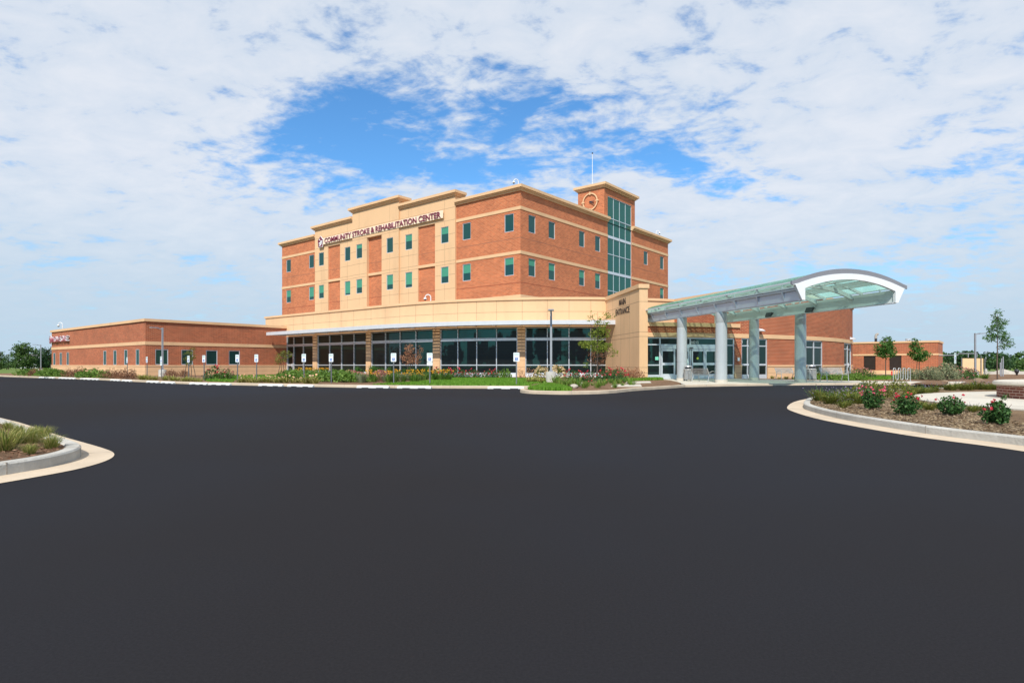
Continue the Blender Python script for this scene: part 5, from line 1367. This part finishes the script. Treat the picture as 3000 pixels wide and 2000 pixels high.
# woods: right background, and the wood across the road behind the viewer that the lobby glass mirrors
def woods(name, label, x0, y0, x1, y1, hmin, hmax, n, ls, lm='leaf_far', deep=12):
    g = MB(); L = sqrt((x1-x0)**2+(y1-y0)**2); k = int(L/3)
    crowns = [(rnd(0, 1), rnd(hmin, hmax), rnd(1.6, 3.8), rnd(-.5, .5)*deep) for _ in range(k)]
    nx, ny = -(y1-y0)/L, (x1-x0)/L
    for _ in range(n):
        t, h, r_, dd = random.choice(crowns); a, b_ = rnd(0, 6.28), rnd(-1, 1); q = rnd(.6, 1)
        cz = h*.55+h*.45*b_*q; rr_ = r_*sqrt(max(0, 1-b_*b_))*q+.3
        s_ = t+rr_*cos(a)/L; o_ = dd+rr_*sin(a)
        g.leaf((x0+(x1-x0)*s_+nx*o_, y0+(y1-y0)*s_+ny*o_, max(.1, cz)), ls)
    o = g.build(name, lm); tag(o, label, None, None, 'stuff'); return o
woods('woodland', 'dense green wood behind the enclosure at the right', 70, 118, 175, 130, 2.6, 4.4, 14000, .75)
woods('woodland', 'dark bushes between the service building and the enclosure', 66, 95, 80, 98, 2.4, 3.6, 4000, .45, 'leaf_dark', 5)
woods('woodland', 'low green wood beyond the dirt lot', 150, 190, 330, 200, 3.5, 5.5, 9000, 1.3)
woods('woodland', 'dark wood across the road mirrored in the lobby glass', -190, -75, 150, -85, 8, 15, 48000, 1.9, 'leaf_dark')
woods('woodland', 'dark wood along the left side of the lot mirrored in the glass', -150, -70, -210, 60, 5, 10, 5000, 1.6, 'leaf_dark')
# hills
def ridge(name, x0, x1, y, h, mat_, seed):
    g = MB(); n = 90; vs = []
    for i in range(n+1):
        x = x0+(x1-x0)*i/n; hh = h*(.7+.2*sin(i*.21+seed)+.12*sin(i*.57+2*seed)+.06*sin(i*1.9))
        vs += [(x, y-60, -.5), (x, y, hh), (x, y+80, -.5)]
    g.add(vs, [(i*3+j, (i+1)*3+j, (i+1)*3+j+1, i*3+j+1) for i in range(n) for j in (0, 1)])
    o = g.build(name, mat_, None, smooth=True); o['kind'] = 'structure'
ridge('hills', 250, 1500, 900, 13, 'far_hill', 1.3); ridge('hills', -1500, -300, 900, 5, 'far_hill', 4.0)

# ================================================================= FAR RIGHT THINGS
SB = (53.2, 75.0); SF = Path(('L', ad(SB, LD, 11.5), SB)); SR = Path(('L', SB, ad(SB, E2, 7.2)))
sv = thing('service_building', 'low brick service building with two dark louvred openings', 'building', (*SB, 0), world=True)
w = MB(); lo = [(SF.px(2530.5), SF.px(2565), .55, 2.42), (SF.px(2605.5), SF.px(2641), .55, 2.42)]
wall(w, SF, 0, SF.len, 0, 4.05, lo, depth=.3); wall(w, SR, 0, SR.len, 0, 4.05); wall(w, Path(('L', SR.pos(SR.len), ad(SR.pos(SR.len), LD, 11.5))), 0, 11.5, 0, 4.05); w.build('brick_wall', 'wing_brick', sv)
w = MB(); pbox(w, SF, 0, SF.len+.1, 4.05, 4.27, -.4, .1); pbox(w, SR, .4, SR.len, 4.05, 4.27, -.4, .1); w.build('coping', 'precast', sv)
w = MB()
for za, zb in ((2.44, 2.66), (0, .5)): pbox(w, SF, 0, SF.len+.04, za, zb, -.1, .04); pbox(w, SR, .1, SR.len, za, zb, -.1, .04)
w.build('stone_band', 'precast', sv)
w = MB(); w.prism([SF.pos(0, -.2), SF.pos(SF.len, -.2), SR.pos(SR.len, -.2), ad(SF.pos(0), E2, 7.2)], 3.8, 3.9); w.build('roof', 'tower_roof', sv)
for a, b, c_, d_ in lo:
    w = MB(); pbox(w, SF, a, b, c_, d_, -.2, -.14)
    for k in range(13): z = c_+.08+k*.14; pbox(w, SF, a+.03, b-.03, z, z+.05, -.14, -.08)
    pbox(w, SF, a, b, (c_+d_)/2-.3, (c_+d_)/2-.26, -.1, -.07, 0); w.build('louvre', 'louvre_brown', sv)
dv = ad(SF.pos(SF.px(2565)), E2, 3); dv = (ratio(2566)*dv[1], dv[1])
t = thing('exhaust_stack', 'curved metal exhaust stack on the service building roof', 'duct', (*dv, 3.9))
g = MB(); g.tube([(0, 0, 0), (0, 0, .9)], .16, 12); g.build('dark_base', 'dark_metal', t, world=False, smooth=True)
g = MB(); g.tube([(0, 0, .9), (0, 0, 1.25), (.06, 0, 1.42), (.2, 0, 1.5), (.3, 0, 1.48)], .16, 12); g.build('elbow', 'stone', t, world=False, smooth=True)
t = thing('roof_vent', 'short round metal vent on the service building roof', 'vent', (ratio(2662)*78, 78, 3.9)); g = MB(); g.lathe([(.2, 0), (.2, .45), (.38, .46), (.38, .72), (.1, .75)], seg=16); g.build('cap', 'silver', t, world=False, smooth=True)
en = thing('tan_enclosure', 'tan panelled enclosure with grey posts and an overhead pipe frame', 'enclosure', (ratio(2848)*70, 70, 0))
for x0, x1 in ((-1.15, .3), (.42, 1.25)):
    g = MB(); g.box(((x0+x1)/2, 0, 1.0), (x1-x0, .12, 1.95)); g.build('panel', 'tan_panel', en, world=False)
for x, hh in ((-1.3, 2.05), (.36, 2.35), (.95, 2.3), (1.38, 1.95)):
    g = MB(); g.tube([(x, -.12, 0), (x, -.12, hh)], .05, 8); g.build('post', 'post_metal', en, world=False)
g = MB()
for pl in ([(-1.2, .6, 2.4), (-1.2, .6, 2.55), (0, .6, 2.55), (1.05, .6, 2.55), (1.05, .6, 2.15)], [(0, .6, 2.55), (0, .6, 2.1)], [(-3.6, .3, 2.32), (-1.2, .6, 2.36)]): g.tube(pl, .045, 8)
g.build('pipe_frame', 'pole_grey', en, world=False)
pst = thing('steel_post', 'x', 'post', group='thin steel posts on the dirt lot'); g = MB(); g.tube([(0, 0, 0), (0, 0, 1.9)], .045, 8); g.lathe([(.08, 0), (.08, .03)], seg=10); g.build('tube', 'pole_grey', pst, world=False)
PS = Proto(pst)
for px, Y, s, lb in ((2930.5, 60, .75, 'shortest thin steel post beside the gravel heap'), (2934.5, 58, .95, 'middle thin steel post before the gravel heap'), (2939, 58, 1.05, 'tallest thin steel post right of the gravel heap top')): PS.put((ratio(px)*Y, Y, .03), 0, lb, (1, 1, s))
def heap(label, px, Y, r_, h, mat_, group=None):
    g = MB(); n, m_ = 28, 8; vs = []
    for j in range(m_+1):
        t = j/m_
        for i in range(n):
            a = 2*pi*i/n; k = 1+.12*sin(3*a+px)+.07*sin(8*a); vs.append((r_*k*t*cos(a)*1.2, r_*k*t*sin(a), h*(1-t)**1.15*(1+.1*sin(5*a)*t)))
    g.add(vs, [(j*n+i, (j+1)*n+i, (j+1)*n+(i+1) % n, j*n+(i+1) % n) for j in range(m_) for i in range(n)])
    o = g.build('gravel_heap', mat_, None, smooth=True); o.location = (ratio(px)*Y, Y, .0); tag(o, label, 'heap', group)
heap('pale grey gravel heap on the dirt lot beside the steel posts', 2938, 72, 2.0, .75, 'gravel'); heap('brown gravel heap behind the wild plants left of the tan enclosure', 2790, 58, 1.6, .85, 'brown_soil')
t = thing('covered_post', 'dark blue wrapped post standing far right on the dirt lot', 'post', (ratio(2979)*64, 64, .03))
g = MB(); g.lathe([(.07, 0), (.10, .25), (.17, .38), (.24, .5), (.22, .62), (.12, .72), (.03, .74)], seg=12); g.build('wrapping', 'dark_metal', t, world=False, smooth=True)
g = MB(); g.box((.1, -.2, .48), (.08, .02, .1)); g.build('tag', 'sign_white', t, world=False)
for px, py, r_, lb in ((2867, 1121, .32, 'dark brown rock on the soil between the drive and the lamp post'), (2768, 1121, .2, 'small brown rock at the left end of the soil mound')):
    rock('rock', lb, (*gnd(px, py, .15), .13), r_, 'brown_soil')
for px, py, lb in ((1700, 1128, 'grey rock among grassy clumps left in the kerbed bed'), (1682, 1135, 'pale rock near the kerb left of the honey locust')): rock('rock', lb, (*gnd(px, py, .14), .12), .2, 'gravel')
mk = thing('garden_marker', 'red garden marker stake beside the bike rack', 'stake', (ratio(2612)*44, 44, .11)); g = MB(); g.box((0, 0, .3), (.03, .03, .6)); g.build('stake', 'bark', mk, world=False); g = MB(); g.box((0, -.02, .5), (.1, .012, .3)); g.build('flag', 'red_marker', mk, world=False)

# ================================================================= SKY, SUN, CAMERA
SUND = Vector((-.21, -1.0, 1.02)).normalized()
W = bpy.data.worlds.new('World'); SC.world = W; W.use_nodes = True
nt = W.node_tree; bg = nt.nodes['Background']; STR = .14
bg.inputs['Strength'].default_value = STR
sky = N(nt, 'ShaderNodeTexSky', sky_type='NISHITA'); sky.sun_disc = False
sky.sun_elevation = math.asin(SUND.z); sky.sun_rotation = atan2(SUND.x, SUND.y); sky.air_density = 1.0; sky.dust_density = .2; sky.ozone_density = 2.0
tc = N(nt, 'ShaderNodeTexCoord'); sp = N(nt, 'ShaderNodeSeparateXYZ'); nt.links.new(tc.outputs['Generated'], sp.inputs[0])
def M(op, a, b=None, clamp=False):
    n = N(nt, 'ShaderNodeMath', operation=op); n.use_clamp = clamp
    for i, v in enumerate((a, b)):
        if v is None: continue
        if isinstance(v, (int, float)): n.inputs[i].default_value = v
        else: nt.links.new(v, n.inputs[i])
    return n.outputs[0]
zc_ = M('MAXIMUM', sp.outputs['Z'], .0); den = M('ADD', zc_, .22)
u = M('DIVIDE', sp.outputs['X'], den); v = M('DIVIDE', sp.outputs['Y'], den)
cv = N(nt, 'ShaderNodeCombineXYZ'); nt.links.new(u, cv.inputs[0]); nt.links.new(v, cv.inputs[1])
def noise(scale, detail, rough, rot=0, st=(1, 1, 1), off=(0, 0, 0), dist=0.0):
    mp = N(nt, 'ShaderNodeMapping'); mp.inputs['Rotation'].default_value = (0, 0, rot); mp.inputs['Scale'].default_value = st; mp.inputs['Location'].default_value = off
    nt.links.new(cv.outputs[0], mp.inputs['Vector'])
    n = N(nt, 'ShaderNodeTexNoise', Scale=scale, Detail=detail, Roughness=rough, Distortion=dist); nt.links.new(mp.outputs[0], n.inputs['Vector']); return n.outputs['Fac']
nA = noise(1.15, 6, .6, .5, (1, 1, 1), (3.1, 1.7, 0), .4)
nB = noise(6.5, 7, .6, .5, (1.0, 1.25, 1), (7, 2, 0), .35)
nC = noise(19, 5, .6, .6, (1.0, 1.4, 1), (1, 5, 0))
def hole(cx_, cy_, rx, ry, k, rot=0):
    a, b_ = M('SUBTRACT', u, cx_), M('SUBTRACT', v, cy_)
    x = M('ADD', M('MULTIPLY', a, cos(rot)), M('MULTIPLY', b_, sin(rot))); y = M('SUBTRACT', M('MULTIPLY', b_, cos(rot)), M('MULTIPLY', a, sin(rot)))
    q = M('ADD', M('POWER', M('ABSOLUTE', M('DIVIDE', x, rx)), 2), M('POWER', M('ABSOLUTE', M('DIVIDE', y, ry)), 2))
    return M('MULTIPLY', M('EXPONENT', M('MULTIPLY', q, -1)), k)
dens = M('ADD', M('ADD', M('MULTIPLY', nA, .55), M('MULTIPLY', nB, .68)), M('ADD', M('MULTIPLY', nC, .30), -.265))
hs_ = hole(-.50, 1.55, .25, .12, .18, -.1)
for h in ((-.38, 1.67, .14, .12, .18, 0), (-.40, 1.43, .16, .06, .12, 0), (-.06, 1.79, .26, .10, .17, 0), (.27, 1.64, .30, .15, .12, .3), (.67, 1.83, .26, .09, .16, .4), (1.27, 1.56, .3, .14, .13, .3), (.02, 1.50, .22, .10, .09, 0), (-.78, 1.76, .32, .16, .13, 0), (1.5, 2.45, .6, .35, .13, 0)): hs_ = M('ADD', hs_, hole(*h))
# the half of the sky behind the viewer is mostly clear
bk = N(nt, 'ShaderNodeMapRange', interpolation_type='SMOOTHSTEP'); nt.links.new(sp.outputs['Y'], bk.inputs['Value'])
bk.inputs['From Min'].default_value = .05; bk.inputs['From Max'].default_value = -.35; bk.inputs['To Min'].default_value = 0; bk.inputs['To Max'].default_value = .16
dens = M('SUBTRACT', M('SUBTRACT', M('ADD', dens, .11), hs_), bk.outputs[0])
cov = N(nt, 'ShaderNodeMapRange', interpolation_type='SMOOTHSTEP'); nt.links.new(dens, cov.inputs['Value'])
cov.inputs['From Min'].default_value = .375; cov.inputs['From Max'].default_value = .59; cov.inputs['To Min'].default_value = .0; cov.inputs['To Max'].default_value = .95
# sky blue deepened by the tint of a clear upper sky
tint = N(nt, 'ShaderNodeMixRGB', blend_type='MULTIPLY'); tint.inputs['Fac'].default_value = 1
nt.links.new(sky.outputs['Color'], tint.inputs['Color1']); tint.inputs['Color2'].default_value = (.60, 1.06, 1.36, 1)
cc = N(nt, 'ShaderNodeValToRGB'); nt.links.new(M('ADD', M('MULTIPLY', nB, .6), M('MULTIPLY', nA, .4)), cc.inputs['Fac'])
cc.color_ramp.elements[0].position = .36; cc.color_ramp.elements[0].color = (.63/STR, .725/STR, .85/STR, 1)
cc.color_ramp.elements[1].position = .62; cc.color_ramp.elements[1].color = (.80/STR, .84/STR, .91/STR, 1)
mx = N(nt, 'ShaderNodeMixRGB'); nt.links.new(cov.outputs[0], mx.inputs['Fac']); nt.links.new(tint.outputs[0], mx.inputs['Color1']); nt.links.new(cc.outputs[0], mx.inputs['Color2'])
hz = N(nt, 'ShaderNodeMapRange', interpolation_type='SMOOTHSTEP'); nt.links.new(sp.outputs['Z'], hz.inputs['Value'])
hz.inputs['From Min'].default_value = 0; hz.inputs['From Max'].default_value = .29; hz.inputs['To Min'].default_value = .9; hz.inputs['To Max'].default_value = 0
hx = N(nt, 'ShaderNodeMixRGB'); nt.links.new(M('MULTIPLY', hz.outputs[0], M('SUBTRACT', 1, M('MULTIPLY', bk.outputs[0], 4.5))), hx.inputs['Fac']); nt.links.new(mx.outputs[0], hx.inputs['Color1']); hx.inputs['Color2'].default_value = (.50/STR, .655/STR, .80/STR, 1)
nt.links.new(hx.outputs[0], bg.inputs['Color'])

sl = bpy.data.lights.new('sun', 'SUN'); sl.energy = 5.0; sl.angle = radians(.5); sl.color = (1.0, .955, .88)
so = bpy.data.objects.new('sun', sl); COL.objects.link(so); so.rotation_euler = (-SUND).to_track_quat('-Z', 'Y').to_euler(); so.location = (0, 0, 60)
cd = bpy.data.cameras.new('camera'); co = bpy.data.objects.new('camera', cd); COL.objects.link(co)
co.location = (0, 0, EYE); co.rotation_euler = (radians(90), 0, 0); cd.sensor_width = 36; cd.lens = 36*FPX/3000
cd.shift_y = (HYP-1000)/3000; cd.clip_end = 6000; cd.clip_start = .1
SC.camera = co
SC.view_settings.view_transform = 'Standard'; SC.view_settings.look = 'None'; SC.view_settings.gamma = 1; SC.view_settings.exposure = 0.0
